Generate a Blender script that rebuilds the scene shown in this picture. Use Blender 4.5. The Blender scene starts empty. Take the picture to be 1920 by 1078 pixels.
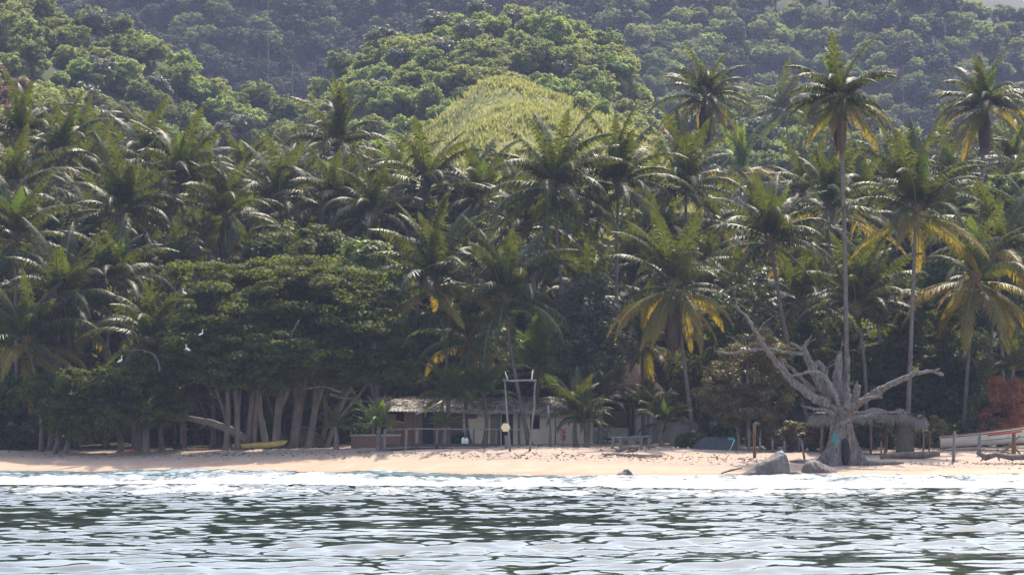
import bpy, math, random
import numpy as np
from mathutils import Vector, Matrix
R = math.radians
rnd = random.Random(7)
nr = np.random.default_rng(11)
scene = bpy.context.scene
col = scene.collection

# ------------------------------------------------------------------ camera
F_PX = 5444.0; HOR = 811.0; CAM_H = 2.5
PITCH = math.atan((HOR - 539.0) / F_PX)
cam_data = bpy.data.cameras.new('camera')
cam_data.sensor_width = 36.0
cam_data.lens = 36.0 * F_PX / 1920.0
cam_data.clip_start = 0.5; cam_data.clip_end = 8000
cam = bpy.data.objects.new('camera', cam_data); col.objects.link(cam)
cam.location = (0, 0, CAM_H); cam.rotation_euler = (math.pi / 2 + PITCH, 0, 0)
scene.camera = cam

def at(px, py, Y):
    dx = (px - 960.0) / F_PX; du = (539.0 - py) / F_PX
    cy = math.cos(PITCH) - du * math.sin(PITCH); cz = math.sin(PITCH) + du * math.cos(PITCH)
    k = Y / cy
    return Vector((dx * k, Y, CAM_H + cz * k))

def xat(px, Y):
    return at(px, 811, Y).x

# ------------------------------------------------------------------ light
SUN_EL, SUN_AZ = R(53), R(16)           # behind the grove, a little to the right
world = bpy.data.worlds.new('World'); scene.world = world; world.use_nodes = True
wn = world.node_tree; wn.nodes.clear()
sky = wn.nodes.new('ShaderNodeTexSky'); sky.sky_type = 'NISHITA'; sky.sun_disc = False
sky.sun_elevation = SUN_EL; sky.sun_rotation = SUN_AZ
sky.air_density = 1.25; sky.dust_density = 3.0; sky.ozone_density = 0.0
bg = wn.nodes.new('ShaderNodeBackground'); bg.inputs['Strength'].default_value = 0.15
wo = wn.nodes.new('ShaderNodeOutputWorld')
wn.links.new(sky.outputs[0], bg.inputs[0]); wn.links.new(bg.outputs[0], wo.inputs[0])
sd = bpy.data.lights.new('sun', 'SUN'); sd.energy = 3.6; sd.angle = R(0.55); sd.color = (1.0, 0.90, 0.76)
sun = bpy.data.objects.new('sun', sd); col.objects.link(sun)
sdir = Vector((math.sin(SUN_AZ) * math.cos(SUN_EL), math.cos(SUN_AZ) * math.cos(SUN_EL), math.sin(SUN_EL)))
sun.rotation_euler = sdir.to_track_quat('Z', 'Y').to_euler(); sun.location = (0, 100, 200)

vs = scene.view_settings
scene.display_settings.display_device = 'sRGB'
vs.view_transform = 'Standard'; vs.look = 'None'; vs.gamma = 1.0; vs.exposure = 1.12; vs.use_curve_mapping = False
cy = scene.cycles
cy.max_bounces = 6; cy.diffuse_bounces = 3; cy.glossy_bounces = 3; cy.transmission_bounces = 4
cy.volume_bounces = 0; cy.transparent_max_bounces = 6
cy.caustics_reflective = False; cy.caustics_refractive = False
cy.sample_clamp_indirect = 6.0
cy.use_denoising = True

# ------------------------------------------------------------------ object helpers
def tag(o, label=None, cat=None, group=None, kind=None):
    if label: o['label'] = label
    if cat: o['category'] = cat
    if group: o['group'] = group
    if kind: o['kind'] = kind
    return o

def empty(name, loc=(0, 0, 0), label=None, cat=None, group=None, rz=0.0):
    o = bpy.data.objects.new(name, None); col.objects.link(o)
    o.empty_display_size = 0.3
    o.location = loc; o.rotation_euler = (0, 0, rz)
    return tag(o, label, cat, group)

def np_mesh(name, V, Fq, mat, smooth=False, tri=False):
    """V (n,3), Fq (m,4) or (m,3) -> mesh datablock"""
    me = bpy.data.meshes.new(name)
    V = np.asarray(V, dtype=np.float32); Fq = np.asarray(Fq, dtype=np.int32)
    k = Fq.shape[1]
    me.vertices.add(len(V)); me.vertices.foreach_set('co', V.ravel())
    me.loops.add(Fq.size); me.loops.foreach_set('vertex_index', Fq.ravel())
    me.polygons.add(len(Fq))
    me.polygons.foreach_set('loop_start', np.arange(0, Fq.size, k, dtype=np.int32))
    me.polygons.foreach_set('loop_total', np.full(len(Fq), k, dtype=np.int32))
    me.update(calc_edges=True)
    if smooth: me.polygons.foreach_set('use_smooth', np.ones(len(Fq), dtype=bool))
    me.materials.append(mat)
    return me

def link(name, me, parent=None, loc=None, rot=None, scale=None):
    o = bpy.data.objects.new(name, me); col.objects.link(o)
    if parent is not None: o.parent = parent
    if loc is not None: o.location = loc
    if rot is not None: o.rotation_euler = rot
    if scale is not None: o.scale = scale
    return o

class MB:
    """collects boxes, tubes, lofts and leaf quads; build() links them as ONE mesh object"""
    def __init__(s): s.v = []; s.f = []; s.sm = []
    def add(s, V, Fs, smooth=False):
        b = len(s.v); s.v += [tuple(p) for p in V]
        for f in Fs: s.f.append(tuple(b + i for i in f)); s.sm.append(smooth)
    def box(s, x0, x1, y0, y1, z0, z1):
        V = [(x, y, z) for z in (z0, z1) for y in (y0, y1) for x in (x0, x1)]
        s.add(V, [(0, 2, 3, 1), (4, 5, 7, 6), (0, 1, 5, 4), (2, 6, 7, 3), (0, 4, 6, 2), (1, 3, 7, 5)])
        return s
    def beam(s, a, b, w, h, up=Vector((0, 0, 1))):
        a = Vector(a); b = Vector(b); d = (b - a).normalized()
        if abs(d.dot(up)) > .98: up = Vector((0, 1, 0))
        r = d.cross(up).normalized(); u = r.cross(d).normalized()
        V = []
        for p in (a, b):
            for i, j in ((-1, -1), (1, -1), (1, 1), (-1, 1)): V.append(p + r * i * w / 2 + u * j * h / 2)
        s.add(V, [(0, 1, 2, 3), (7, 6, 5, 4), (0, 4, 5, 1), (1, 5, 6, 2), (2, 6, 7, 3), (3, 7, 4, 0)])
        return s
    def tube(s, pts, rad, n=8, smooth=True, wob=0.0, cap=True):
        pts = [Vector(p) for p in pts]
        if not hasattr(rad, '__len__'): rad = [rad] * len(pts)
        V = []; ref = None
        for i, p in enumerate(pts):
            d = (pts[min(i + 1, len(pts) - 1)] - pts[max(i - 1, 0)]).normalized()
            if ref is None: ref = Vector((1, 0, 0)) if abs(d.x) < .8 else Vector((0, 1, 0))
            a = (ref - d * ref.dot(d)).normalized(); ref = a; b = d.cross(a)
            for k in range(n):
                t = 2 * math.pi * k / n; rr = rad[i] * (1 + wob * (rnd.random() - .5))
                V.append(p + (a * math.cos(t) + b * math.sin(t)) * rr)
        Fs = [(i * n + k, i * n + (k + 1) % n, (i + 1) * n + (k + 1) % n, (i + 1) * n + k) for i in range(len(pts) - 1) for k in range(n)]
        s.add(V, Fs, smooth)
        if cap:
            b = len(s.v) - len(V)
            s.f.append(tuple(b + k for k in range(n))[::-1]); s.sm.append(False)
            s.f.append(tuple(b + (len(pts) - 1) * n + k for k in range(n))); s.sm.append(False)
        return s
    def ball(s, c, r, n=8, m=6):
        c = Vector(c); rx, ry, rz = r if hasattr(r, '__len__') else (r, r, r)
        V = [c + Vector((0, 0, -rz))]
        for i in range(1, m):
            t = math.pi * i / m - math.pi / 2
            for k in range(n):
                p = 2 * math.pi * k / n
                V.append(c + Vector((rx * math.cos(t) * math.cos(p), ry * math.cos(t) * math.sin(p), rz * math.sin(t))))
        V.append(c + Vector((0, 0, rz)))
        Fs = [(0, 1 + (k + 1) % n, 1 + k) for k in range(n)]
        for i in range(m - 2):
            for k in range(n):
                a = 1 + i * n + k; b = 1 + i * n + (k + 1) % n
                Fs.append((a, b, b + n, a + n))
        e = len(V) - 1
        Fs += [(e, 1 + (m - 2) * n + k, 1 + (m - 2) * n + (k + 1) % n) for k in range(n)]
        s.add(V, Fs, True); return s
    def sheet(s, grid, smooth=False):
        n = len(grid[0]); V = [p for row in grid for p in row]
        s.add(V, [(i * n + j, i * n + j + 1, (i + 1) * n + j + 1, (i + 1) * n + j) for i in range(len(grid) - 1) for j in range(n - 1)], smooth)
        return s
    def mesh(s, name, mat):
        me = bpy.data.meshes.new(name); me.from_pydata(s.v, [], s.f)
        me.polygons.foreach_set('use_smooth', s.sm); me.materials.append(mat); me.update()
        return me
    def build(s, name, mat, parent=None, loc=None, rot=None):
        return link(name, s.mesh(name, mat), parent, loc, rot)

# ------------------------------------------------------------------ materials
def new_mat(name):
    m = bpy.data.materials.new(name); m.use_nodes = True
    nt = m.node_tree; nt.nodes.clear(); return m, nt
class NT:
    def __init__(s, nt): s.nt = nt
    def n(s, t, **kw):
        nd = s.nt.nodes.new(t)
        for k, v in kw.items():
            if k.startswith('i_'): nd.inputs[k[2:]].default_value = v
            else: setattr(nd, k, v)
        return nd
    def l(s, a, b): s.nt.links.new(a, b)
    def noise(s, vec, scale, detail=3, rough=.55):
        nd = s.n('ShaderNodeTexNoise'); nd.inputs['Scale'].default_value = scale
        nd.inputs['Detail'].default_value = detail; nd.inputs['Roughness'].default_value = rough
        if vec is not None: s.l(vec, nd.inputs['Vector'])
        return nd.outputs[0]
    def ramp(s, fac, stops):
        nd = s.n('ShaderNodeValToRGB'); cr = nd.color_ramp
        while len(cr.elements) > 1: cr.elements.remove(cr.elements[-1])
        for i, (p, c) in enumerate(stops):
            e = cr.elements[0] if i == 0 else cr.elements.new(p)
            e.position = p; e.color = (*c, 1) if len(c) == 3 else c
        s.l(fac, nd.inputs[0]); return nd.outputs[0]
    def mix(s, f, a, b, mode='MIX'):
        nd = s.n('ShaderNodeMix'); nd.data_type = 'RGBA'; nd.blend_type = mode
        for sock, v in ((nd.inputs[0], f), (nd.inputs[6], a), (nd.inputs[7], b)):
            if isinstance(v, (int, float)): sock.default_value = v
            elif isinstance(v, tuple): sock.default_value = (*v, 1) if len(v) == 3 else v
            else: s.l(v, sock)
        return nd.outputs[2]
    def math(s, op, a, b=0.0, clamp=False):
        nd = s.n('ShaderNodeMath'); nd.operation = op; nd.use_clamp = clamp
        for sock, v in ((nd.inputs[0], a), (nd.inputs[1], b)):
            if isinstance(v, (int, float)): sock.default_value = v
            else: s.l(v, sock)
        return nd.outputs[0]
    def bump(s, h, strength, dist):
        nd = s.n('ShaderNodeBump'); nd.inputs['Strength'].default_value = strength
        nd.inputs['Distance'].default_value = dist; s.l(h, nd.inputs['Height']); return nd.outputs[0]

def surf_mat(name, c1, c2, scale=3.0, rough=.85, bump=.3, bdist=.03, stretch=(1, 1, 1), spec=.3, rand=.15, detail=4):
    """generic weathered surface: two-tone noise, grain bump, small variation per object"""
    m, nt = new_mat(name); t = NT(nt)
    tc = t.n('ShaderNodeTexCoord'); mp = t.n('ShaderNodeMapping'); mp.inputs['Scale'].default_value = stretch
    t.l(tc.outputs['Object'], mp.inputs[0])
    nz = t.noise(mp.outputs[0], scale, detail)
    c = t.ramp(nz, [(.3, c1), (.7, c2)])
    oi = t.n('ShaderNodeObjectInfo')
    hv = t.n('ShaderNodeHueSaturation'); t.l(c, hv.inputs['Color'])
    t.l(t.math('ADD', t.math('MULTIPLY', oi.outputs['Random'], rand), 1 - rand / 2), hv.inputs['Value'])
    p = t.n('ShaderNodeBsdfPrincipled'); t.l(hv.outputs[0], p.inputs['Base Color'])
    p.inputs['Roughness'].default_value = rough; p.inputs['Specular IOR Level'].default_value = spec
    if bump: t.l(t.bump(t.noise(mp.outputs[0], scale * 4, 4), bump, bdist), p.inputs['Normal'])
    o = t.n('ShaderNodeOutputMaterial'); t.l(p.outputs[0], o.inputs[0]); return m

def leaf_mat(name, c1, c2, trans=(.25, .35, .03), tf=.35, rough=.45, spec=.4, scale=.35, hue=.03, val=.35, tip=None, world_noise=True):
    m, nt = new_mat(name); t = NT(nt)
    geo = t.n('ShaderNodeNewGeometry')
    tc = t.n('ShaderNodeTexCoord')
    nz = t.noise(tc.outputs['Object'], scale, 3, .7)
    c = t.ramp(nz, [(.35, c1), (.65, c2)])
    oi = t.n('ShaderNodeObjectInfo'); rv = oi.outputs['Random']
    hv = t.n('ShaderNodeHueSaturation'); 
    t.l(t.math('ADD', t.math('MULTIPLY', rv, hue), .5 - hue / 2), hv.inputs['Hue'])
    t.l(t.math('ADD', t.math('MULTIPLY', geo.outputs['Random Per Island'], val), 1 - val / 2), hv.inputs['Value'])
    tr = trans
    if tip is not None:
        at_ = t.n('ShaderNodeAttribute'); at_.attribute_name = 'tip'
        c = t.mix(at_.outputs['Fac'], c, tip[0]); tr = t.mix(at_.outputs['Fac'], trans, tip[1])
    t.l(c, hv.inputs['Color'])
    p = t.n('ShaderNodeBsdfPrincipled'); t.l(hv.outputs[0], p.inputs['Base Color'])
    p.inputs['Roughness'].default_value = rough; p.inputs['Specular IOR Level'].default_value = spec
    tl = t.n('ShaderNodeBsdfTranslucent')
    if isinstance(tr, tuple): tl.inputs[0].default_value = (*tr, 1)
    else: t.l(tr, tl.inputs[0])
    mx = t.n('ShaderNodeMixShader'); mx.inputs[0].default_value = tf
    t.l(p.outputs[0], mx.inputs[1]); t.l(tl.outputs[0], mx.inputs[2])
    o = t.n('ShaderNodeOutputMaterial'); t.l(mx.outputs[0], o.inputs[0]); return m

M = {}
M['palm'] = leaf_mat('palm_leaflet_green', (.016, .028, .010), (.034, .048, .015), (.18, .215, .012), .27, .48, .22, .6, .035, .3,
                     tip=((.10, .095, .02), (.34, .30, .03)))
M['palm_young'] = leaf_mat('palm_leaflet_bright', (.035, .075, .014), (.06, .11, .02), (.24, .36, .02), .36, .48, .38, .6, .03, .25,
                     tip=((.12, .13, .02), (.4, .42, .03)))
M['palm_yellow'] = leaf_mat('palm_leaflet_yellowing', (.035, .05, .010), (.06, .075, .012), (.20, .24, .02), .38, .5, .3, .5, .03, .3,
                     tip=((.26, .17, .02), (.70, .46, .03)))
M['palm_dead'] = leaf_mat('palm_leaflet_dead', (.10, .065, .04), (.18, .12, .075), (.22, .13, .06), .2, .6, .3, .8, .02, .4)
M['rachis'] = surf_mat('palm_rachis', (.10, .12, .03), (.20, .17, .06), 2, .45, 0)
M['coconut'] = surf_mat('coconut_husk', (.12, .10, .03), (.22, .13, .05), 4, .5, .1)
M['fibre'] = surf_mat('palm_fibre', (.14, .075, .04), (.26, .15, .08), 8, .9, .5, .04)

def palm_bark():
    m, nt = new_mat('palm_bark'); t = NT(nt)
    tc = t.n('ShaderNodeTexCoord')
    nz = t.noise(tc.outputs['Object'], 2.2, 4)
    c = t.ramp(nz, [(.3, (.13, .10, .085)), (.7, (.24, .195, .165))])
    wv = t.n('ShaderNodeTexWave'); wv.bands_direction = 'Z'; wv.inputs['Scale'].default_value = 2.3
    wv.inputs['Distortion'].default_value = 1.6; wv.inputs['Detail'].default_value = 2; t.l(tc.outputs['Object'], wv.inputs[0])
    c = t.mix(t.math('MULTIPLY', wv.outputs['Fac'], .45), c, (.07, .05, .04))
    oi = t.n('ShaderNodeObjectInfo'); hv = t.n('ShaderNodeHueSaturation'); t.l(c, hv.inputs['Color'])
    t.l(t.math('ADD', t.math('MULTIPLY', oi.outputs['Random'], .3), .85), hv.inputs['Value'])
    p = t.n('ShaderNodeBsdfPrincipled'); t.l(hv.outputs[0], p.inputs['Base Color']); p.inputs['Roughness'].default_value = .8
    t.l(t.bump(wv.outputs['Fac'], .6, .03), p.inputs['Normal'])
    o = t.n('ShaderNodeOutputMaterial'); t.l(p.outputs[0], o.inputs[0]); return m
M['palm_bark'] = palm_bark()
M['bark'] = surf_mat('tree_bark', (.11, .085, .07), (.23, .185, .155), 3, .9, .6, .04, (1, 1, .35))
M['bark_pale'] = surf_mat('pale_tree_bark', (.20, .15, .12), (.34, .27, .22), 2.5, .9, .5, .04, (1, 1, .35))
M['leaf_almond'] = leaf_mat('leaf_deep_green', (.020, .038, .010), (.075, .10, .018), (.24, .26, .015), .36, .6, .12, .35, .02, .5)
M['leaf_mid'] = leaf_mat('leaf_mid_green', (.020, .038, .010), (.058, .078, .018), (.19, .22, .015), .33, .55, .15, .5, .03, .5)
M['leaf_bright'] = leaf_mat('leaf_bright_green', (.045, .08, .018), (.095, .135, .03), (.26, .34, .03), .38, .5, .25, .6, .03, .5)
M['leaf_grey'] = leaf_mat('leaf_grey_green', (.045, .065, .030), (.085, .105, .055), (.14, .18, .05), .28, .45, .35, .5, .02, .6)
M['leaf_red'] = leaf_mat('leaf_rust_red', (.22, .085, .04), (.34, .15, .06), (.50, .19, .05), .35, .6, .3, .6, .03, .5)
M['leaf_mixred'] = leaf_mat('leaf_green_and_rust', (.17, .08, .04), (.09, .12, .035), (.30, .28, .05), .35, .5, .35, 1.1, .03, .5)
M['leaf_hill_a'] = leaf_mat('hill_leaf_dark', (.085, .115, .045), (.135, .165, .065), (.30, .36, .07), .42, .6, .15, .3, .05, .5)
M['leaf_hill_b'] = leaf_mat('hill_leaf_olive', (.15, .175, .06), (.23, .245, .085), (.46, .50, .11), .42, .6, .15, .3, .05, .5)
M['leaf_hill_c'] = leaf_mat('hill_leaf_fresh', (.15, .20, .06), (.23, .28, .085), (.48, .58, .12), .42, .6, .15, .3, .04, .5)
M['leaf_hill_d'] = leaf_mat('hill_leaf_silver', (.12, .14, .09), (.20, .215, .15), (.2, .22, .1), .25, .5, .3, .3, .03, .6)
M['leaf_hill_e'] = leaf_mat('hill_leaf_rusty', (.17, .085, .055), (.24, .14, .085), (.26, .14, .07), .3, .6, .3, .3, .03, .5)
M['leaf_hill_f'] = leaf_mat('hill_leaf_painted_shade', (.022, .038, .018), (.04, .062, .026), (.10, .14, .03), .25, .6, .15, .3, .05, .5)  # darkened leaf colour carries the shade of the far valley slope
M['grass_hill'] = leaf_mat('hill_grass', (.13, .16, .05), (.40, .37, .13), (.48, .47, .13), .38, .7, .12, .6, .0, .8)
M['thatch'] = surf_mat('palm_thatch', (.09, .07, .055), (.24, .19, .145), 6, .95, .8, .05, (6, 1, 1), rand=.2)
M['thatch_pale'] = surf_mat('frayed_grey_thatch', (.14, .12, .10), (.36, .31, .26), 6, .95, .8, .05, (6, 1, 1), rand=.2)
M['thatch_dark'] = surf_mat('old_brown_thatch', (.05, .032, .024), (.11, .07, .05), 6, .95, .8, .05, (6, 6, 1), rand=.2)
M['wood_grey'] = surf_mat('weathered_grey_wood', (.11, .10, .095), (.24, .215, .20), 3, .85, .5, .02, (1, 1, .25), rand=.3)
M['wood_dead'] = surf_mat('sun_bleached_deadwood', (.09, .072, .062), (.29, .245, .215), 3.5, .85, 1.0, .09, (2.2, 2.2, .5))
M['wood_brown'] = surf_mat('brown_timber', (.12, .065, .035), (.24, .14, .08), 3, .8, .4, .02, (1, 1, .3), rand=.3)
M['wood_dark'] = surf_mat('dark_timber', (.035, .028, .025), (.08, .065, .055), 3, .8, .4, .02)
M['bamboo_wall'] = surf_mat('tan_reed_panel', (.22, .115, .05), (.36, .20, .09), 5, .8, .5, .02, (8, 1, .6))
M['blind'] = surf_mat('brown_slat_blind', (.13, .07, .045), (.22, .13, .08), 4, .8, .6, .03, (1, 1, 12))
M['plaster'] = surf_mat('cream_plaster', (.68, .54, .38), (.80, .66, .48), 1.2, .9, .15, .01)
M['plaster_white'] = surf_mat('white_plaster', (.58, .56, .53), (.72, .70, .67), 1.0, .9, .15, .01)
M['plaster_grey'] = surf_mat('stained_grey_render', (.26, .24, .22), (.44, .41, .38), 1.0, .9, .2, .02)
M['brick'] = surf_mat('dark_red_brick', (.15, .075, .055), (.25, .13, .09), 4, .9, .5, .02, (1, 1, 4))
M['concrete'] = surf_mat('concrete_cap', (.25, .24, .22), (.40, .38, .35), 3, .9, .3, .02)
M['door_tan'] = surf_mat('tan_door', (.27, .18, .12), (.34, .23, .16), 3, .7, .1)
M['dark'] = surf_mat('dark_interior', (.012, .011, .012), (.03, .028, .03), 2, .9, 0)  # near-black colour paints the darkness inside rooms and the trunk recess
M['navy'] = surf_mat('navy_curtain', (.015, .02, .045), (.03, .04, .08), 2, .8, .2)
M['grille'] = surf_mat('red_brick_grille', (.22, .07, .05), (.34, .12, .09), 5, .8, .2)
M['cream_plastic'] = surf_mat('cream_float_plastic', (.66, .56, .30), (.78, .70, .42), 2, .45, .05, rand=0)
M['white_plastic'] = surf_mat('white_plastic', (.66, .66, .62), (.8, .8, .76), 2, .45, .05)
M['boat_yellow'] = surf_mat('faded_yellow_paint', (.42, .30, .09), (.60, .45, .16), 3, .6, .2)
M['boat_white'] = surf_mat('worn_white_paint', (.56, .50, .43), (.74, .69, .62), 1.6, .6, .2, stretch=(.5, 1, 4))
M['boat_red'] = surf_mat('red_paint', (.45, .05, .03), (.6, .09, .05), 3, .5, .1)
M['boat_blue'] = surf_mat('blue_paint', (.12, .30, .45), (.2, .4, .55), 3, .5, .1)
M['tarp'] = surf_mat('dark_grey_tarp', (.035, .04, .045), (.07, .075, .08), 2.5, .6, .4, .05)
M['green_paint'] = surf_mat('sea_green_paint', (.04, .28, .20), (.06, .36, .27), 3, .5, .1)
M['orange_paint'] = surf_mat('orange_red_plastic', (.5, .10, .04), (.6, .14, .06), 3, .5, .1)
M['rope'] = surf_mat('dark_rope', (.02, .02, .025), (.05, .05, .06), 6, .9, .3)
M['cloth_dark'] = surf_mat('dark_blue_cloth', (.015, .018, .03), (.035, .04, .06), 4, .9, .3)
M['bird_white'] = surf_mat('white_plumage', (.75, .75, .73), (.85, .85, .84), 4, .8, 0, rand=0)
M['bird_brown'] = surf_mat('brown_plumage', (.10, .075, .06), (.2, .15, .12), 8, .8, 0, rand=0)
M['beak'] = surf_mat('yellow_beak', (.5, .3, .05), (.6, .4, .08), 4, .6, 0)
M['flower_red'] = leaf_mat('red_bract', (.45, .04, .05), (.6, .10, .10), (.6, .1, .1), .4)
M['debris'] = surf_mat('dry_litter', (.10, .075, .06), (.22, .17, .13), 5, .95, .3, rand=.4)

def rock_mat():
    m, nt = new_mat('granite_boulder'); t = NT(nt)
    tc = t.n('ShaderNodeTexCoord'); P = tc.outputs['Object']
    c = t.ramp(t.noise(P, 1.4, 6, .65), [(.3, (.08, .065, .055)), (.55, (.15, .125, .11)), (.75, (.22, .195, .175))])
    c = t.mix(t.math('MULTIPLY', t.math('GREATER_THAN', t.noise(P, 28, 2), .62), .4), c, (.07, .06, .055))
    p = t.n('ShaderNodeBsdfPrincipled'); t.l(c, p.inputs['Base Color']); p.inputs['Roughness'].default_value = .7
    t.l(t.bump(t.noise(P, 3.5, 8, .7), 1.0, .12), p.inputs['Normal'])
    o = t.n('ShaderNodeOutputMaterial'); t.l(p.outputs[0], o.inputs[0]); return m
M['rock'] = rock_mat()

# ------------------------------------------------------------------ value noise in numpy
def vnoise(x, y, scale, seed=0):
    x = np.asarray(x, float) / scale + 1000.3 + seed * 17.7; y = np.asarray(y, float) / scale + 2000.7 + seed * 31.1
    xi = np.floor(x).astype(np.int64); yi = np.floor(y).astype(np.int64); fx = x - xi; fy = y - yi
    def h(a, b):
        n = (a * 374761393 + b * 668265263 + seed * 974711) & 0xffffffff
        n = ((n ^ (n >> 13)) * 1274126177) & 0xffffffff
        return ((n ^ (n >> 16)) & 0xffff) / 65535.0
    sx = fx * fx * (3 - 2 * fx); sy = fy * fy * (3 - 2 * fy)
    return (h(xi, yi) * (1 - sx) + h(xi + 1, yi) * sx) * (1 - sy) + (h(xi, yi + 1) * (1 - sx) + h(xi + 1, yi + 1) * sx) * sy - .5
def fbm(x, y, scale, seed=0, o=3):
    return sum(vnoise(x, y, scale / 2 ** i, seed + i) / 2 ** i for i in range(o))

# ------------------------------------------------------------------ terrain
def shore(X):
    return np.interp(X, [-300, -35, -12, 4, 35, 300], [215, 186, 180, 171, 167, 160])
PROF = {  # distance inland -> height, for the west, middle and east of the beach
    -30: ([-200, -40, 0, 6, 12, 20, 34, 45], [-6, -2, 0, .72, 1.2, 1.32, 1.9, 4.0]),
    -6: ([-200, -40, 0, 5.5, 9, 13, 24, 40, 50], [-6, -2, 0, .72, 1.25, 1.5, 1.62, 2.2, 4.2]),
    6: ([-200, -40, 0, 6, 9, 15, 24, 44, 54], [-6, -2, 0, .7, 1.15, 1.5, 1.62, 2.2, 4.2]),
    22: ([-200, -40, 0, 9, 16, 22, 34, 50, 62], [-6, -2, 0, .55, 1.12, 1.42, 1.7, 2.6, 4.5])}
LAYERS = [  # crest distance, tree height allowance, front slope, back slope, canopy line (photo columns, rows)
    (335, 4.2, .42, .5, [(-900, -60), (-300, 20), (0, 80), (60, 122), (165, 168), (330, 235), (450, 300), (600, 370), (800, 520)]),
    (430, 3.6, .45, .5, [(-900, -120), (-300, -90), (60, -40), (150, 5), (250, 32), (320, 62), (440, 130), (540, 172), (590, 240), (700, 360), (850, 500)]),
    (345, .6, .40, .6, [(520, 560), (660, 420), (720, 320), (770, 225), (840, 152), (900, 108), (960, 97), (1050, 110), (1140, 140), (1220, 178), (1300, 270), (1420, 360), (1600, 520)]),
    (440, 3.4, .46, .55, [(430, 460), (505, 330), (556, 220), (588, 130), (622, 60), (680, 5), (780, -25), (920, -45), (1060, -30), (1140, 5), (1195, 70), (1240, 130), (1320, 200), (1450, 300), (1600, 420)]),
    (430, 4.2, .38, .7, [(1000, 300), (1130, 215), (1250, 150), (1340, 128), (1440, 150), (1540, 165), (1640, 196), (1760, 205), (1900, 190), (2300, 150), (3000, 100)]),
    (760, 8, .62, .5, [(-1200, -120), (-400, -170), (400, -165), (900, -160), (1300, -150), (1600, -125), (1720, -95), (1800, -55), (1860, -22), (1930, 14), (2100, 100), (2500, 330)]),
    (1350, 0, .35, .5, [(-1500, -120), (0, -60), (1200, -60), (1600, -70), (1900, -30), (2100, 20), (2600, 60), (4000, 30)]),
]
GRASS_L = LAYERS[2]
def layer_h(L, X, Y):
    Yk, th, sf, sb, pts = L
    px = X / Yk * F_PX + 960
    row = np.interp(px, [p[0] for p in pts], [p[1] for p in pts])
    zc = CAM_H + (HOR - row) / F_PX * Yk - th
    zc = zc + (.035 * Yk * .25) * fbm(X, Y * 0, 26 + Yk * .02, int(Yk) % 97, 3) * (th > 1)
    yy = Yk + 30 * vnoise(X, Y * 0, 34, 5 + int(Yk) % 13)
    d = Y - yy
    return zc - np.where(d < 0, -d * sf, d * sb) - 2.5 * np.exp(-(d / 14.0) ** 2)
def ground(X, Y):
    X = np.asarray(X, float); Y = np.asarray(Y, float)
    t = Y - shore(X) + 1.2 * fbm(X, Y * 0, 14, 3, 2)
    ks = sorted(PROF); w = np.interp(X, ks, range(len(ks)))
    z = np.zeros(np.broadcast(X, Y).shape)
    for i, k in enumerate(ks):
        wi = np.clip(1 - np.abs(w - i), 0, 1)
        z = z + wi * np.interp(t, PROF[k][0], PROF[k][1])
    inland = np.clip((t - 8) / 8, 0, 1)
    z = z + inland * (.12 * fbm(X, Y, 5, 9) + .03 * vnoise(X, Y, .9, 12))
    rise = np.clip(Y - 226, 0, None)
    z = z + .25 * np.minimum(rise, 64) + .6 * inland * np.clip(rise / 40, 0, 1) * fbm(X, Y, 25, 8)
    hills = np.full(z.shape, -50.0)
    for L in LAYERS: hills = np.maximum(hills, layer_h(L, X, Y))
    wgt = np.clip((Y - 250) / 60, 0, 1)
    hz = z + (np.maximum(hills, z) - z) * wgt
    # beyond the base slope the ridges alone make the ground
    hz = np.where(Y > 356, np.maximum(hills, 17), hz)
    return hz + np.clip((Y - 300) / 60, 0, 1) * 5.5 * fbm(X, Y, 34, 21) + np.clip((Y - 270) / 20, 0, 1) * 1.6 * fbm(X, Y, 11, 27)
def gz(x, y): return float(ground(np.array([x]), np.array([y]))[0])

def axis(segs):
    out = []
    for a, b, s in segs:
        n = max(1, int(round((b - a) / s))); out += list(np.linspace(a, b, n, endpoint=False))
    out.append(segs[-1][1]); return np.array(out)

def grid_obj(name, xs, ys, zf, mat):
    X, Y = np.meshgrid(xs, ys); Z = zf(X, Y)
    V = np.stack([X, Y, Z], -1).reshape(-1, 3)
    nx = len(xs); i = np.arange(len(ys) - 1)[:, None] * nx + np.arange(nx - 1)[None, :]
    Fq = np.stack([i, i + 1, i + nx + 1, i + nx], -1).reshape(-1, 4)
    me = np_mesh(name, V, Fq, mat, smooth=True)
    return link(name, me), X, Y, Z

def set_attr(me, name, vals):
    a = me.attributes.new(name, 'FLOAT', 'POINT'); a.data.foreach_set('value', np.asarray(vals, dtype=np.float32).ravel())

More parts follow.
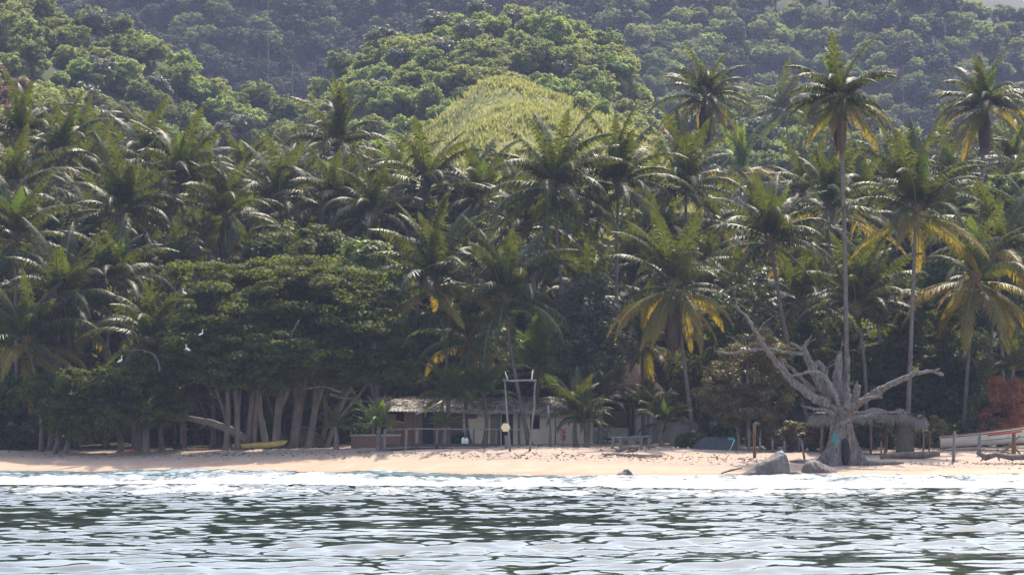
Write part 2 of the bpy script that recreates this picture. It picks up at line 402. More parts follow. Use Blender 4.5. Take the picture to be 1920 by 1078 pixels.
def terrain_mat():
    m, nt = new_mat('sand_and_soil'); t = NT(nt)
    geo = t.n('ShaderNodeNewGeometry'); P = geo.outputs['Position']
    def A(n):
        a = t.n('ShaderNodeAttribute'); a.attribute_name = n; return a.outputs['Fac']
    n1 = t.noise(P, .7, 5); n2 = t.noise(P, 9, 4)
    sand = t.ramp(t.noise(P, 5, 5, .7), [(.3, (.29, .215, .165)), (.5, (.38, .29, .228)), (.75, (.45, .355, .285))])
    smooth_sand = t.ramp(n1, [(.3, (.38, .265, .19)), (.7, (.46, .33, .245))])
    c = t.mix(A('swash'), sand, smooth_sand)
    c = t.mix(A('wet'), c, (.30, .185, .12))
    litter = t.math('MULTIPLY', A('litter'), t.math('GREATER_THAN', t.noise(P, 2.6, 6, .75), .56))
    c = t.mix(litter, c, (.13, .095, .07))
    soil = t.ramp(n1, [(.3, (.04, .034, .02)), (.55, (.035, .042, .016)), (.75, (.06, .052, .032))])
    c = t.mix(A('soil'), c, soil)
    grass = t.ramp(t.noise(P, .16, 5, .7), [(.3, (.08, .10, .03)), (.6, (.17, .17, .05)), (.75, (.23, .21, .07))])
    c = t.mix(A('grassy'), c, grass)
    c = t.mix(A('earth'), c, (.10, .06, .04))
    p = t.n('ShaderNodeBsdfPrincipled'); t.l(c, p.inputs['Base Color']); p.inputs['Roughness'].default_value = .92
    p.inputs['Specular IOR Level'].default_value = .2
    b = t.math('ADD', t.math('MULTIPLY', n2, .5), t.noise(P, 2.4, 3))
    nd = t.n('ShaderNodeBump'); nd.inputs['Distance'].default_value = .10
    t.l(b, nd.inputs['Height']); t.l(t.math('SUBTRACT', .75, t.math('MULTIPLY', A('swash'), .62)), nd.inputs['Strength'])
    t.l(nd.outputs[0], p.inputs['Normal'])
    o = t.n('ShaderNodeOutputMaterial'); t.l(p.outputs[0], o.inputs[0]); return m

xs = axis([(-850, -300, 50), (-300, -120, 8), (-120, -46, 2.2), (-46, 46, .45), (46, 120, 2.2), (120, 300, 8), (300, 850, 50)])
ys = axis([(-340, 100, 40), (100, 158, 6), (158, 214, .4), (214, 300, 1.6), (300, 480, 3), (480, 800, 8), (800, 1560, 38)])
terr, TX, TY, TZ = grid_obj('terrain', xs, ys, ground, terrain_mat())
tag(terr, kind='structure', label='sandy beach rising to the forested hillsides behind the palms')
t_in = TY - shore(TX)
pxT = TX / np.maximum(TY, 1) * F_PX + 960
bank = np.interp(pxT, [0, 400, 700, 900, 1100, 1300, 1500, 1920], [9.5, 9.2, 6.6, 6.2, 5.5, 4.5, 3.5, 6]) + 1.5 * vnoise(TX, TY * 0, 5, 44)
set_attr(terr.data, 'swash', np.clip((bank - t_in) / 1.2, 0, 1))
set_attr(terr.data, 'wet', np.clip((1.6 - t_in) / 1.8, 0, 1) * .9)
set_attr(terr.data, 'litter', np.clip(1 - np.abs(t_in - bank - 1.8) / 2.2, 0, 1) * .9 + np.clip((t_in - 15) / 8, 0, 1) * .6)
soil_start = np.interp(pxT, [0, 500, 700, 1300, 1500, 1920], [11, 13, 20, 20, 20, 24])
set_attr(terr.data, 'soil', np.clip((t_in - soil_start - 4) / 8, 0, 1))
gh = layer_h(GRASS_L, TX, TY)
gmask = (np.abs(gh - TZ) < 5) & (TY > 285) & (TY < 362)
set_attr(terr.data, 'grassy', gmask.astype(float))
set_attr(terr.data, 'earth', np.exp(-((pxT - 1715) / 55) ** 2) * (TY > 460) * (TY < 700))

# ------------------------------------------------------------------ water
def water_mat():
    m, nt = new_mat('sea_water'); t = NT(nt)
    geo = t.n('ShaderNodeNewGeometry'); P = geo.outputs['Position']
    def A(n):
        a = t.n('ShaderNodeAttribute'); a.attribute_name = n; return a.outputs['Fac']
    mp = t.n('ShaderNodeMapping'); mp.inputs['Scale'].default_value = (1, .55, 1); t.l(P, mp.inputs[0])
    c = t.mix(A('shallow'), (.008, .022, .022), (.17, .24, .26))
    w = t.n('ShaderNodeBsdfPrincipled'); t.l(c, w.inputs['Base Color'])
    w.inputs['Roughness'].default_value = .06; w.inputs['IOR'].default_value = 1.333
    bm = t.bump(t.noise(mp.outputs[0], 3.2, 3, .5), .10, .05); t.l(bm, w.inputs['Normal'])
    fo = t.n('ShaderNodeBsdfPrincipled'); fo.inputs['Base Color'].default_value = (.74, .76, .79, 1)
    fo.inputs['Roughness'].default_value = .55
    mp2 = t.n('ShaderNodeMapping'); mp2.inputs['Scale'].default_value = (.35, .22, 1); t.l(P, mp2.inputs[0])
    n1 = t.noise(mp2.outputs[0], 1.4, 7, .72)
    n2 = t.noise(P, 3.0, 4, .7)
    t.l(t.bump(t.noise(P, 2.2, 5, .7), .8, .25), fo.inputs['Normal'])
    v = t.math('ADD', t.math('MULTIPLY', n1, .75), t.math('MULTIPLY', n2, .25))
    thr = t.math('SUBTRACT', .78, t.math('MULTIPLY', A('foam'), .42))
    f = t.math('MULTIPLY', t.math('SUBTRACT', v, thr), 6.0, True)
    f = t.math('MULTIPLY', f, t.math('GREATER_THAN', A('foam'), .02))
    mx = t.n('ShaderNodeMixShader'); t.l(f, mx.inputs[0]); t.l(w.outputs[0], mx.inputs[1]); t.l(fo.outputs[0], mx.inputs[2])
    o = t.n('ShaderNodeOutputMaterial'); t.l(mx.outputs[0], o.inputs[0]); return m

def wave_axis():
    a = [0.0]
    while a[-1] < 40: a.append(a[-1] + .042 + .0036 * a[-1])
    st = .3
    while a[-1] < 850: st *= 1.22; a.append(min(850, a[-1] + st))
    a = np.array(a); return np.concatenate([-a[:0:-1], a])
wx = wave_axis()
wy = axis([(-340, -20, 20), (-20, 36, 2), (36, 45, .3), (45, 110, .15), (110, 190, .17), (190, 222, 1.5)])
WAVES = []
wr = random.Random(5)
for lam, amp, n, spread in ((11, .032, 5, .35), (6, .018, 7, .5), (3.0, .012, 12, .9), (1.5, .0095, 20, 1.0), (.9, .0092, 26, 1.1), (.5, .0044, 22, 1.3)):
    for i in range(n):
        L = lam * wr.uniform(.75, 1.3); a = amp * wr.uniform(.6, 1.2) * (lam / 6 * .2 + .8 if lam > 5 else 1)
        th = wr.gauss(-.15, spread * .55)
        k = 2 * math.pi / L; WAVES.append((k * math.sin(th), k * math.cos(th), a * (.75 if lam > 5 else .47), wr.uniform(0, 6.28)))
def sea(X, Y):
    Z = np.zeros(X.shape, dtype=np.float32)
    Xf = X.astype(np.float32); Yf = Y.astype(np.float32)
    gust = (0.75 + .75 * fbm(X, Y * .6, 16, 70, 2) + .3 * vnoise(X, Y, 5, 77)).astype(np.float32)
    for kx, ky, a, ph in WAVES:
        s = np.sin(kx * Xf + ky * Yf + ph)
        if kx * kx + ky * ky > 5: Z += a * s * gust
        else: Z += a * s
    sh = (Y - shore(X)).astype(np.float32)
    # rollers coming in and the swash against the sand
    for off, amp, wd, seed in ((-33, .40, 2.8, 1), (-17, .26, 1.8, 2), (-2.2, .14, 1.0, 3), (-58, .20, 4.5, 4)):
        d = sh - off - 7 * fbm(X, Y * 0, 22, 30 + seed, 3)
        am = amp * np.clip(.75 + 1.1 * fbm(X, Y * 0, 13, 40 + seed, 2), .1, 2)
        Z += (am * np.exp(-np.where(d > 0, (d / (wd * 1.4)) ** 2, (d / wd) ** 2)) * (1 + .5 * vnoise(X, Y, .5, 50 + seed))).astype(np.float32)
    damp = np.clip(-sh / 4 + .25, .0, 1)
    return np.where(Y > 36, Z * np.where(sh > -4, damp, 1), Z * .5) - np.clip(sh / 6, 0, 1) * .8
water, WX, WY, WZ = grid_obj('sea_water', wx, wy, sea, water_mat())
tag(water, kind='structure', label='dark rippled sea with white surf breaking near the sand')
sh = WY - shore(WX)
foam = np.zeros(WX.shape)
for off, wd, amp, seed in ((-38, 8, 1.0, 1), (-17, 4.0, .50, 2), (-1.8, 1.4, .8, 3), (-60, 9, .72, 4)):
    d = sh - off - 7 * fbm(WX, WY * 0, 22, 30 + seed, 3)
    foam = np.maximum(foam, amp * np.exp(-(d / wd) ** 2))
foam = np.maximum(foam, np.clip((sh + 88) / 25, 0, 1) * .50) * np.clip((sh + 94) / 14, 0, 1)
right = np.clip((WX + 6) / 12, 0, 1)
foam = np.maximum(foam, right * np.clip((sh + 56) / 16, 0, 1) * .82)
set_attr(water.data, 'foam', foam)
set_attr(water.data, 'shallow', np.clip((sh + 46) / 30, 0, 1))

# ------------------------------------------------------------------ foliage builders
def leaf_quads(P, N, size, aspect=1.5, rs=nr):
    """one pointed leaf-like quad per point P, facing roughly along N"""
    n = len(P); size = np.broadcast_to(size, (n,))[:, None]
    N = N / (np.linalg.norm(N, axis=1, keepdims=True) + 1e-9)
    r = rs.normal(size=(n, 3)); a = np.cross(N, r); a /= np.linalg.norm(a, axis=1, keepdims=True) + 1e-9
    b = np.cross(N, a)
    a = a * size * aspect * .5; b = b * size * .5
    V = np.stack([P - a, P - b * .9 + a * .1, P + a, P + b * .9 + a * .1], 1).reshape(-1, 3)
    return V, np.arange(4 * n).reshape(-1, 4)

def crown_mesh(name, mat, ells, clumps, leaves, cs, lsize, flat=.5, seed=1, shell=.62, noise=.5, upbias=.7, aspect=1.5):
    """ells: [(cx,cy,cz,rx,ry,rz)]; leaf-sized faces gathered in clumps on and inside the ellipsoids. Returns mesh, clump centres."""
    g = np.random.default_rng(seed)
    vol = np.array([e[3] * e[4] + e[3] * e[5] + e[4] * e[5] for e in ells]); cnt = np.maximum(1, (clumps * vol / vol.sum()).astype(int))
    C = []
    for e, c in zip(ells, cnt):
        d = g.normal(size=(c, 3)); d[:, 2] = np.where(d[:, 2] < 0, d[:, 2] * .75, d[:, 2]); d /= np.linalg.norm(d, axis=1, keepdims=True)
        r = shell + (1 - shell) * g.random(c) ** .6; r = r * (1 - noise * .35 * g.random(c))
        C.append(np.array(e[:3]) + d * r[:, None] * np.array(e[3:6]))
    C = np.concatenate(C)
    per = np.maximum(6, (leaves / len(C) * g.uniform(.5, 1.5, len(C))).astype(int))
    idx = np.repeat(np.arange(len(C)), per); n = len(idx)
    rad = (cs * g.uniform(.6, 1.35, len(C)))[idx]
    d = g.normal(size=(n, 3)); d /= np.linalg.norm(d, axis=1, keepdims=True)
    rr = g.random(n) ** .45
    off = d * rr[:, None] * rad[:, None]; off[:, 2] *= flat
    off[:, 2] += flat * .35 * rad * (1 - rr)
    P = C[idx] + off
    N = d * .8 + np.array([0, 0, upbias]) + g.normal(size=(n, 3)) * .45
    V, Fq = leaf_quads(P, N, lsize * g.uniform(.6, 1.35, n), aspect, g)
    return np_mesh(name, V, Fq, mat), C

def limbs(mb, base, targets, r0, split=.35, n=7, rs=rnd, sag=.0):
    base = Vector(base)
    for tg in targets:
        tg = Vector(tg); d = tg - base; k = rs.uniform(.35, .55)
        m1 = base + d * .3 + Vector((rs.uniform(-.2, .2), rs.uniform(-.2, .2), .12)) * d.length * .35
        m2 = base + d * .65 + Vector((rs.uniform(-.25, .25), rs.uniform(-.25, .25), rs.uniform(-.05, .2))) * d.length * .25
        mb.tube([base, m1, m2, tg], [r0, r0 * .72, r0 * .42, r0 * .12], n, wob=.15, cap=False)

# ------------------------------------------------------------------ coconut palms
def frond_mesh(name, L, e0, bend, matn, seed, nl=80, ll=1.3, tipcol=0.0, droop=1.0, power=1.6, lean=0.0):
    """a pinnate frond growing along +X from the origin, e0 = start angle, bend = how far it arcs over"""
    g = np.random.default_rng(seed); S = 26
    s = np.linspace(0, 1, S); ang = R(e0) - R(bend) * s ** power
    dx = np.cos(ang) * L / S; dz = np.sin(ang) * L / S
    side = lean * s ** 2
    P = np.stack([np.concatenate([[0], np.cumsum(dx)[:-1]]), side, np.concatenate([[0], np.cumsum(dz)[:-1]])], 1)
    T = np.stack([np.cos(ang), np.gradient(side) * S / L, np.sin(ang)], 1); T /= np.linalg.norm(T, axis=1, keepdims=True)
    mb = MB(); mb.tube([Vector(p) for p in P[::3]] + [Vector(P[-1])], list(np.linspace(.055, .008, len(P[::3]) + 1)), 4, cap=False)
    rv = np.array(mb.v); rf = np.array(mb.f)
    Vs = [rv]; Fs = [rf]; tip = [np.linspace(0, .6, len(rv)) * tipcol]; off = len(rv)
    for sgn in (-1, 1):
        q = np.linspace(.13, .995, nl) + g.uniform(-.004, .004, nl)
        ti = np.clip(q, 0, 1) * (S - 1); i0 = np.clip(ti.astype(int), 0, S - 2); f = (ti - i0)[:, None]
        B = P[i0] * (1 - f) + P[i0 + 1] * f; t = T[i0] * (1 - f) + T[i0 + 1] * f
        up = np.cross(t, np.array([0, 1, 0.])); up = -up / np.linalg.norm(up, axis=1, keepdims=True)
        up = np.where(up[:, 2:3] < 0, -up, up)
        ln = ll * (np.sin(np.pi * np.clip(q * .88 + .14, 0, 1)) ** .55) * (1 - .45 * q) * g.uniform(.8, 1.1, nl)
        sweep = R(38) + R(22) * q + g.normal(size=nl) * .09
        lat = np.array([0, sgn, 0.])
        d = t * np.sin(sweep)[:, None] + lat * np.cos(sweep)[:, None] + up * (.28 - .2 * q)[:, None] + g.normal(size=(nl, 3)) * .05
        d /= np.linalg.norm(d, axis=1, keepdims=True)
        grav = np.array([0, 0, -1.0])
        M1 = B + d * (ln * .5)[:, None] + grav * (ln * .10 * droop)[:, None]
        d2 = d + grav * (droop * g.uniform(.6, 1.5, nl))[:, None]; d2 /= np.linalg.norm(d2, axis=1, keepdims=True)
        M2 = M1 + d2 * (ln * .5)[:, None]
        w = .044 * g.uniform(.8, 1.3, nl)[:, None]
        tt = t
        A = np.stack([B - tt * w * .7, B + tt * w * .7, M1 - tt * w, M1 + tt * w, M2 - tt * w * .25, M2 + tt * w * .25], 1)
        Vs.append(A.reshape(-1, 3)); b = off + np.arange(nl)[:, None] * 6
        Fs.append((b + np.array([[0, 1, 3, 2]])).reshape(-1, 4)); Fs.append((b + np.array([[2, 3, 5, 4]])).reshape(-1, 4))
        tv = np.clip(np.stack([q * .5, q * .5, q * .7 + .2, q * .7 + .2, q * .7 + .5, q * .7 + .5], 1) * tipcol, 0, 1)
        tip.append(tv.reshape(-1)); off += nl * 6
    me = np_mesh(name, np.concatenate(Vs), np.concatenate(Fs), M[matn])
    me.materials.append(M['rachis'])
    mi = np.zeros(len(me.polygons), dtype=np.int32); mi[:len(rf)] = 1; me.polygons.foreach_set('material_index', mi)
    set_attr(me, 'tip', np.concatenate(tip))
    return me

FR = {}
def fset(key, specs, matn, tipcol, n=2, **kw):
    FR[key] = [[frond_mesh('frond', 6.0 + .35 * j, e + 5 * j, b, matn, 100 * i + j + len(FR) * 1000, tipcol=tipcol,
                           lean=(-.35, .35)[j % 2], **kw) for j in range(n)] for i, (e, b) in enumerate(specs)]
LADDER = [(86, 26), (78, 46), (66, 66), (52, 84), (36, 92), (18, 88), (-2, 74), (-28, 52)]
fset('green', LADDER, 'palm', .2)
FR['green'][0] = [frond_mesh('frond', 5.4, 86, 26, 'palm_young', 901, tipcol=.1), frond_mesh('frond', 5.2, 88, 30, 'palm_young', 902, tipcol=.1)]
for j in (0, 1):   # fronds twisted so that one side hangs under the other
    for k in (2, 3, 4, 5): FR['green'][k].append(frond_mesh('frond', 5.8, LADDER[k][0] - 4, LADDER[k][1] + 12, 'palm', 950 + k * 3 + j, tipcol=.2, lean=(-1.1, 1.1)[j], droop=1.5))
fset('bright', LADDER, 'palm_young', .3)
fset('yellow', LADDER, 'palm_yellow', 1.0, droop=1.4)
fset('dead', [(-60, 26), (-72, 14)], 'palm_dead', .0, droop=1.6, nl=40)
WIND = .12

def coconuts_mesh():
    mb = MB()
    for i in range(11):
        a = rnd.uniform(0, 6.28); mb.ball((.26 * math.cos(a), .26 * math.sin(a), -.25 - rnd.random() * .35), (.13, .13, .17), 6, 5)
    return mb.mesh('coconut_cluster', M['coconut'])
CN = coconuts_mesh()
def boot_mesh():
    mb = MB()
    for i in range(16):
        a = i * 2.4; e = .5 + .25 * (i % 3); r = .1
        mb.beam((r * math.cos(a), r * math.sin(a), -.35), ((r + .35) * math.cos(a), (r + .35) * math.sin(a), .1 + .3 * e), .13, .05)
    return mb.mesh('leaf_sheaths', M['fibre'])
BT = boot_mesh()
def skirt_mesh():
    """close brown curtain of dead fronds hanging down the stem"""
    V = []; n = 420; g = np.random.default_rng(5)
    mb = MB()
    for i in range(n):
        a = g.uniform(0, 6.28); r0 = .18; r1 = g.uniform(.28, .55); z0 = -g.uniform(.0, 1.2); z1 = z0 - g.uniform(1.0, 2.4)
        p = Vector((r0 * math.cos(a), r0 * math.sin(a), z0)); q = Vector((r1 * math.cos(a + .2), r1 * math.sin(a + .2), (z0 + z1) / 2))
        s = Vector((r1 * .75 * math.cos(a + .3), r1 * .75 * math.sin(a + .3), z1)); t = Vector((-math.sin(a), math.cos(a), 0)) * .05
        mb.add([p - t, p + t, q + t, q - t, s + t * .3, s - t * .3], [(0, 1, 2, 3), (3, 2, 4, 5)])
    return mb.mesh('dead_frond_skirt', M['palm_dead'])
SK = skirt_mesh()

def palm(px, py, Y, scale=1.0, base=None, nf=24, yel=0, skirt=0, nuts=True, hue='green', label='', group='coconut palms of the beachside grove',
         lowest=7, name='coconut_palm', r=.15, mid=None, baseY=None, cat='palm tree', age=.92):
    tilt = (rnd.gauss(0, .09), rnd.gauss(0, .09))
    C = at(px, py, Y); bY = baseY or Y
    bx = xat(base, bY) if base is not None else C.x + rnd.uniform(-.12, .12) * min(C.z, 16)
    b = Vector((bx, bY, gz(bx, bY) - .25))
    if C.z < b.z + 1.0: b.z = C.z - 1.4
    root = empty(name, b, label, cat, group)
    H = C - b
    m = H * .5 + Vector(((H.x * -.18 + rnd.uniform(-.25, .25)) if mid is None else (xat(mid[0], Y) - (b.x + C.x) / 2), rnd.uniform(-.3, .3), 0))
    pts = []; rad = []
    N = 12
    for i in range(N + 1):
        t = i / N; p = (m * 2 * t * (1 - t) * 1.0) + H * t * t
        p = Vector((0, 0, 0)) * (1 - t) ** 2 + (m * 2 - H * .5) * 2 * t * (1 - t) + H * t * t
        pts.append(p); rad.append(r * (1.0 - .32 * t + .75 * math.exp(-t * H.length / .7)))
    mb = MB().tube(pts, rad, 8, wob=.05); mb.build('trunk', M['palm_bark'], root)
    top = pts[-1]; az = rnd.uniform(0, 6.28)
    if skirt < 2: link('leaf_sheaths', BT, root, top, (0, 0, az), (scale,) * 3)
    if nuts: link('coconut_cluster', CN, root, top, (0, 0, az), (scale,) * 3)
    nf += 6
    for i in range(nf):
        f = i / (nf - 1); lad = f ** age * lowest
        k = min(7, max(0, int(lad + rnd.uniform(-.45, .45) + .5)))
        key = hue
        if yel and f > 1 - yel * rnd.uniform(.7, 1.3): key = 'yellow'; k = max(k, min(6 if rnd.random() < .7 else 7, lowest))
        me = rnd.choice(FR[key][k])
        a = az + i * 2.39996 + rnd.uniform(-.22, .22)
        sc = scale * rnd.uniform(.82, 1.12) * (.72 if k == 0 else 1)
        link('frond', me, root, top + Vector((0, 0, -.35 * f * scale)), (tilt[0] + rnd.uniform(-.16, .16), tilt[1] + rnd.uniform(-.14, .14), a), (sc,) * 3)
    if skirt:
        o = link('dead_frond_skirt', SK, root, top + Vector((0, 0, -.3)), (0, 0, az), (scale * 1.1, scale * 1.1, scale * (1.0 if skirt == 1 else 1.35)))
        for i in range(3 * skirt):
            link('dead_frond', rnd.choice(rnd.choice(FR['dead'])), root, top + Vector((0, 0, -.4)), (rnd.uniform(-.1, .1), 0, az + i * 2.1), (scale * rnd.uniform(.5, .8),) * 3)
    return root

# (crown column, crown row, distance, scale, options, label): the palms one can tell apart
PALMS = [
 (1575, 185, 192, .80, dict(base=1588, mid=(1587, 0), nf=36, age=.62, yel=.22, skirt=2, r=.17), 'very tall palm with a grey trunk rising straight behind the bleached dead tree'),
 (1322, 182, 262, 1.0, dict(base=1330, nf=32, age=.7, yel=.2, skirt=2, r=.2), 'tall palm with a dark dead-frond skirt standing above the grove right of the grassy slope'),
 (1845, 195, 236, .92, dict(base=1840, nf=34, age=.62, yel=.25, skirt=2, r=.18), 'tallest palm at the right edge with orange lower fronds and a brown skirt'),
 (1718, 395, 194, 1.12, dict(base=1700, nf=26, yel=.14, r=.17), 'broad dark palm above the thatched sunshade with a straight pale trunk'),
 (1445, 450, 200, 1.0, dict(base=1532, nf=26, mid=(1478, 0), r=.16), 'leaning palm whose slanting trunk passes behind the dead tree limbs'),
 (1605, 572, 198, 1.0, dict(base=1622, nf=18, lowest=6), 'short palm with a ringed orange-topped trunk just right of the tallest grey trunk'),
 (1640, 560, 201, .9, dict(base=1655, nf=16, lowest=6), 'short palm beside the ringed one with a thicker pale trunk'),
 (1262, 535, 195, 1.0, dict(base=1302, nf=26, yel=.32, skirt=2), 'palm with yellow-fringed fronds and a brown skirt over the thatched hut'),
 (1160, 345, 208, 1.02, dict(base=1162, mid=(1156, 0), nf=26, nuts=True), 'tall straight palm in the centre with an orange flower cluster under its crown'),
 (1038, 350, 204, 1.12, dict(base=1088, mid=(1058, 0), nf=28), 'tall curving palm whose crown overlaps the grassy hill'),
 (1285, 350, 222, 1.05, dict(base=1300, nf=26), 'dark palm below the skirted tall palm left of the small yellow one'),
 (1392, 322, 290, .95, dict(nf=16, yel=.6, hue='bright', lowest=6), 'small bright yellow-green palm seen far behind the grove'),
 (945, 555, 197, 1.05, dict(base=995, mid=(965, 0), nf=26, yel=.08), 'dark palm behind the wooden swing frame with a curved lower trunk'),
 (818, 530, 199, 1.12, dict(base=838, nf=28, yel=.22), 'palm with golden lower fronds right of the spreading shade trees'),
 (985, 425, 212, 1.08, dict(base=1022, nf=24), 'dark palm filling the gap between the two tallest central trunks'),
 (900, 375, 224, 1.0, dict(nf=22), 'palm at the foot of the grassy slope left of the curving palm'),
 (800, 350, 226, 1.02, dict(nf=26), 'upright shiny palm just left of the grassy slope'),
 (632, 272, 238, .95, dict(nf=24), 'palm standing highest of the left half against the dark valley'),
 (625, 385, 226, 1.0, dict(base=632, nf=26), 'palm with an orange flower stalk right below the highest left-half palm'),
 (522, 372, 228, 1.0, dict(nf=26), 'glossy palm over the red-tipped mango tree'),
 (700, 400, 222, .95, dict(nf=22), 'palm hanging dark fronds beside the mango tree'),
 (340, 338, 220, 1.08, dict(base=345, nf=26), 'wide palm with a bare grey trunk above the shade trees'),
 (425, 405, 216, .95, dict(nf=20, skirt=1), 'drooping palm with a brown heart of dead leaves'),
 (226, 396, 214, 1.08, dict(base=240, nf=26), 'palm with orange flower stalks and a slanting trunk'),
 (118, 285, 232, .9, dict(nf=22), 'palm with dark folded fronds near the top left of the grove'),
 (40, 250, 236, 1.0, dict(nf=24, yel=.1), 'palm at the upper left corner of the grove'),
 (32, 350, 222, 1.0, dict(nf=22, yel=.15), 'palm with gold hanging fronds at the left edge'),
 (30, 445, 208, 1.05, dict(nf=22), 'silvery palm hanging over the left edge'),
 (118, 560, 202, 1.05, dict(nf=26), 'dense silvery palm above the low shade tree'),
 (50, 640, 199, 1.0, dict(nf=22, yel=.3), 'low palm with one yellow frond at the left edge'),
 (215, 520, 206, .9, dict(nf=22), 'palm between the silvery palm and the spreading shade tree'),
 (290, 640, 196, .95, dict(nf=18, lowest=6), 'low palm with a white bent stem leaning from the shade tree'),
 (330, 500, 212, .8, dict(nf=14, lowest=5, hue='green'), 'young palm with a bright green spear leaf'),
 (1555, 390, 214, 1.1, dict(nf=24, yel=.15), 'palm crown crossing behind the tallest grey trunk'),
 (1870, 470, 205, 1.1, dict(nf=24, yel=.12), 'silvery palm leaning in at the right edge'),
 (1828, 520, 198, 1.15, dict(base=1805, nf=18, yel=.6, lowest=7), 'palm hanging long yellow fronds above the boat'),
 (1500, 560, 206, .95, dict(nf=18), 'short palm between the leaning palm and the dead tree'),
 (1380, 560, 212, .9, dict(nf=16), 'palm in shade left of the leaning trunk'),
 (1100, 560, 214, .95, dict(nf=20), 'palm in deep shade behind the straight central trunk'),
 (880, 640, 200, .95, dict(base=880, nf=16, lowest=6, yel=.15, hue='bright'), 'low palm with a brown ringed trunk behind the jetty rail'),  # brighter leaf colour stands in for sun through a gap
 (1010, 690, 203, .95, dict(base=1012, nf=14, lowest=6, hue='bright'), 'low palm with a thin trunk behind the swing frame'),  # bright hue imitates sunlight reaching these leaves
 (1205, 640, 202, .9, dict(base=1208, nf=14, yel=.2), 'palm growing beside the thatched hut post'),
 (905, 735, 197, .56, dict(base=906, nf=13, lowest=5, hue='bright', nuts=False), 'young bright palm in front of the cream wall'),
 (842, 745, 196, .6, dict(base=840, nf=14, lowest=5, hue='bright', nuts=False), 'young lime-green palm over the hut roof edge'),
 (1082, 775, 190.5, .55, dict(base=1082, nf=16, lowest=6, nuts=False), 'squat dark palm in front of the house corner'),
 (1098, 790, 189.5, .42, dict(base=1099, nf=14, lowest=6, nuts=False), 'small bushy palm touching the squat dark one'),
 (1245, 790, 194, .48, dict(base=1245, nf=14, lowest=5, nuts=False), 'small palm in shade by the little rail'),
 (1130, 748, 196, .55, dict(base=1127, nf=13, lowest=6, nuts=False), 'small dark palm arching in front of the palapa hut'),
 (1212, 768, 197, .5, dict(base=1210, nf=12, lowest=5, nuts=False), 'small palm with drooping fronds at the hut corner post'),
 (712, 800, 189, .42, dict(base=712, nf=10, lowest=5, hue='bright', nuts=False), 'young palm with sunlit arching fronds beside the brick planter'),
 (628, 800, 192, .3, dict(base=630, nf=11, lowest=5, hue='bright', nuts=False), 'very small palm between the shade trees and the planter'),
 (832, 800, 193, .28, dict(base=833, nf=9, lowest=5, hue='bright', nuts=False), 'knee-high palm sprout beside the open hut wall'),
 (1900, 690, 196, .5, dict(base=1895, nf=13, lowest=5, nuts=False), 'young palm above the rust-red bush'),
 (1470, 205, 400, 1.15, dict(nf=18, hue='green', nuts=False), 'faint palm standing on the hillside between two tall palms'),
]
for px, py, Y, sc, kw, lab in PALMS: palm(px, py, Y, sc, label=lab, **kw)
FILL = [(75, 420, 240), (160, 335, 246), (275, 300, 250), (180, 450, 226), (395, 345, 246), (455, 330, 250), (565, 330, 250), (585, 440, 234), (470, 430, 236),
        (660, 340, 248), (735, 350, 246), (860, 400, 240), (745, 440, 232), (680, 470, 228), (955, 400, 236), (1095, 380, 234), (1215, 380, 236), (1110, 440, 232),
        (1340, 420, 232), (1230, 440, 228), (1500, 350, 240), (1510, 450, 226), (1620, 400, 234), (1660, 330, 246), (1780, 390, 234), (1790, 330, 250), (1900, 370, 240), (1905, 300, 256),
        (-20, 300, 240), (-15, 540, 210), (1945, 440, 214), (380, 440, 232), (270, 470, 228), (1860, 560, 212), (870, 450, 226), (1050, 470, 226), (1180, 520, 222), (1330, 520, 222), (90, 350, 250), (0, 400, 238), (1420, 400, 244), (150, 270, 262), (210, 320, 262), (310, 400, 244), (500, 400, 250), (60, 500, 222), (160, 590, 214), (20, 590, 214)]
SHORT = {0: 'the tallest grey-trunked palm', 1: 'the skirted palm right of the grassy slope', 2: 'the skirted palm at the right edge', 3: 'the broad palm over the sunshade', 4: 'the leaning palm', 7: 'the yellow-fringed palm',
         8: 'the straight central palm', 9: 'the tall curving palm', 10: 'the dark palm under the skirted one', 12: 'the palm behind the swing frame', 13: 'the golden-fronded palm', 16: 'the shiny palm left of the grassy slope',
         17: 'the highest left-half palm', 19: 'the glossy palm over the mango tree', 21: 'the wide bare-trunked palm', 22: 'the drooping brown-hearted palm', 23: 'the slanting palm with flower stalks', 24: 'the palm with dark folded fronds',
         25: 'the upper left corner palm', 27: 'the silvery left-edge palm', 28: 'the dense silvery palm', 31: 'the low palm with a white bent stem', 34: 'the silvery right-edge palm', 33: 'the crown crossing the grey trunk'}
used_labels = set()
SHORT_HILL = {0: 'the tallest grey-trunked palm', 1: 'the inner skirted palm', 2: 'the right-edge skirted palm', 8: 'the straight central palm', 9: 'the tall curving palm', 17: 'the highest left-half palm',
              19: 'the glossy palm', 21: 'the wide bare-trunked palm', 23: 'the slanting flowered palm', 24: 'the dark folded palm', 25: 'the upper left palm'}
def near_anchor(px, py, S, wy=1.0):
    return min(S, key=lambda k: math.hypot(PALMS[k][0] - px, (PALMS[k][1] - py) * wy))
def fill_label(px, py):
    for adj in ('half-hidden', 'crowded-out', 'partly covered', 'shaded'):
        for k in sorted(SHORT, key=lambda k: math.hypot(PALMS[k][0] - px, PALMS[k][1] - py))[:3]:
            dx, dy = px - PALMS[k][0], py - PALMS[k][1]
            w = ('just left of ' if dx < 0 else 'just right of ') if abs(dx) > abs(dy) else ('rising above ' if dy < 0 else 'squeezed in below ')
            l = adj + ' palm ' + w + SHORT[k]
            if l not in used_labels: used_labels.add(l); return l
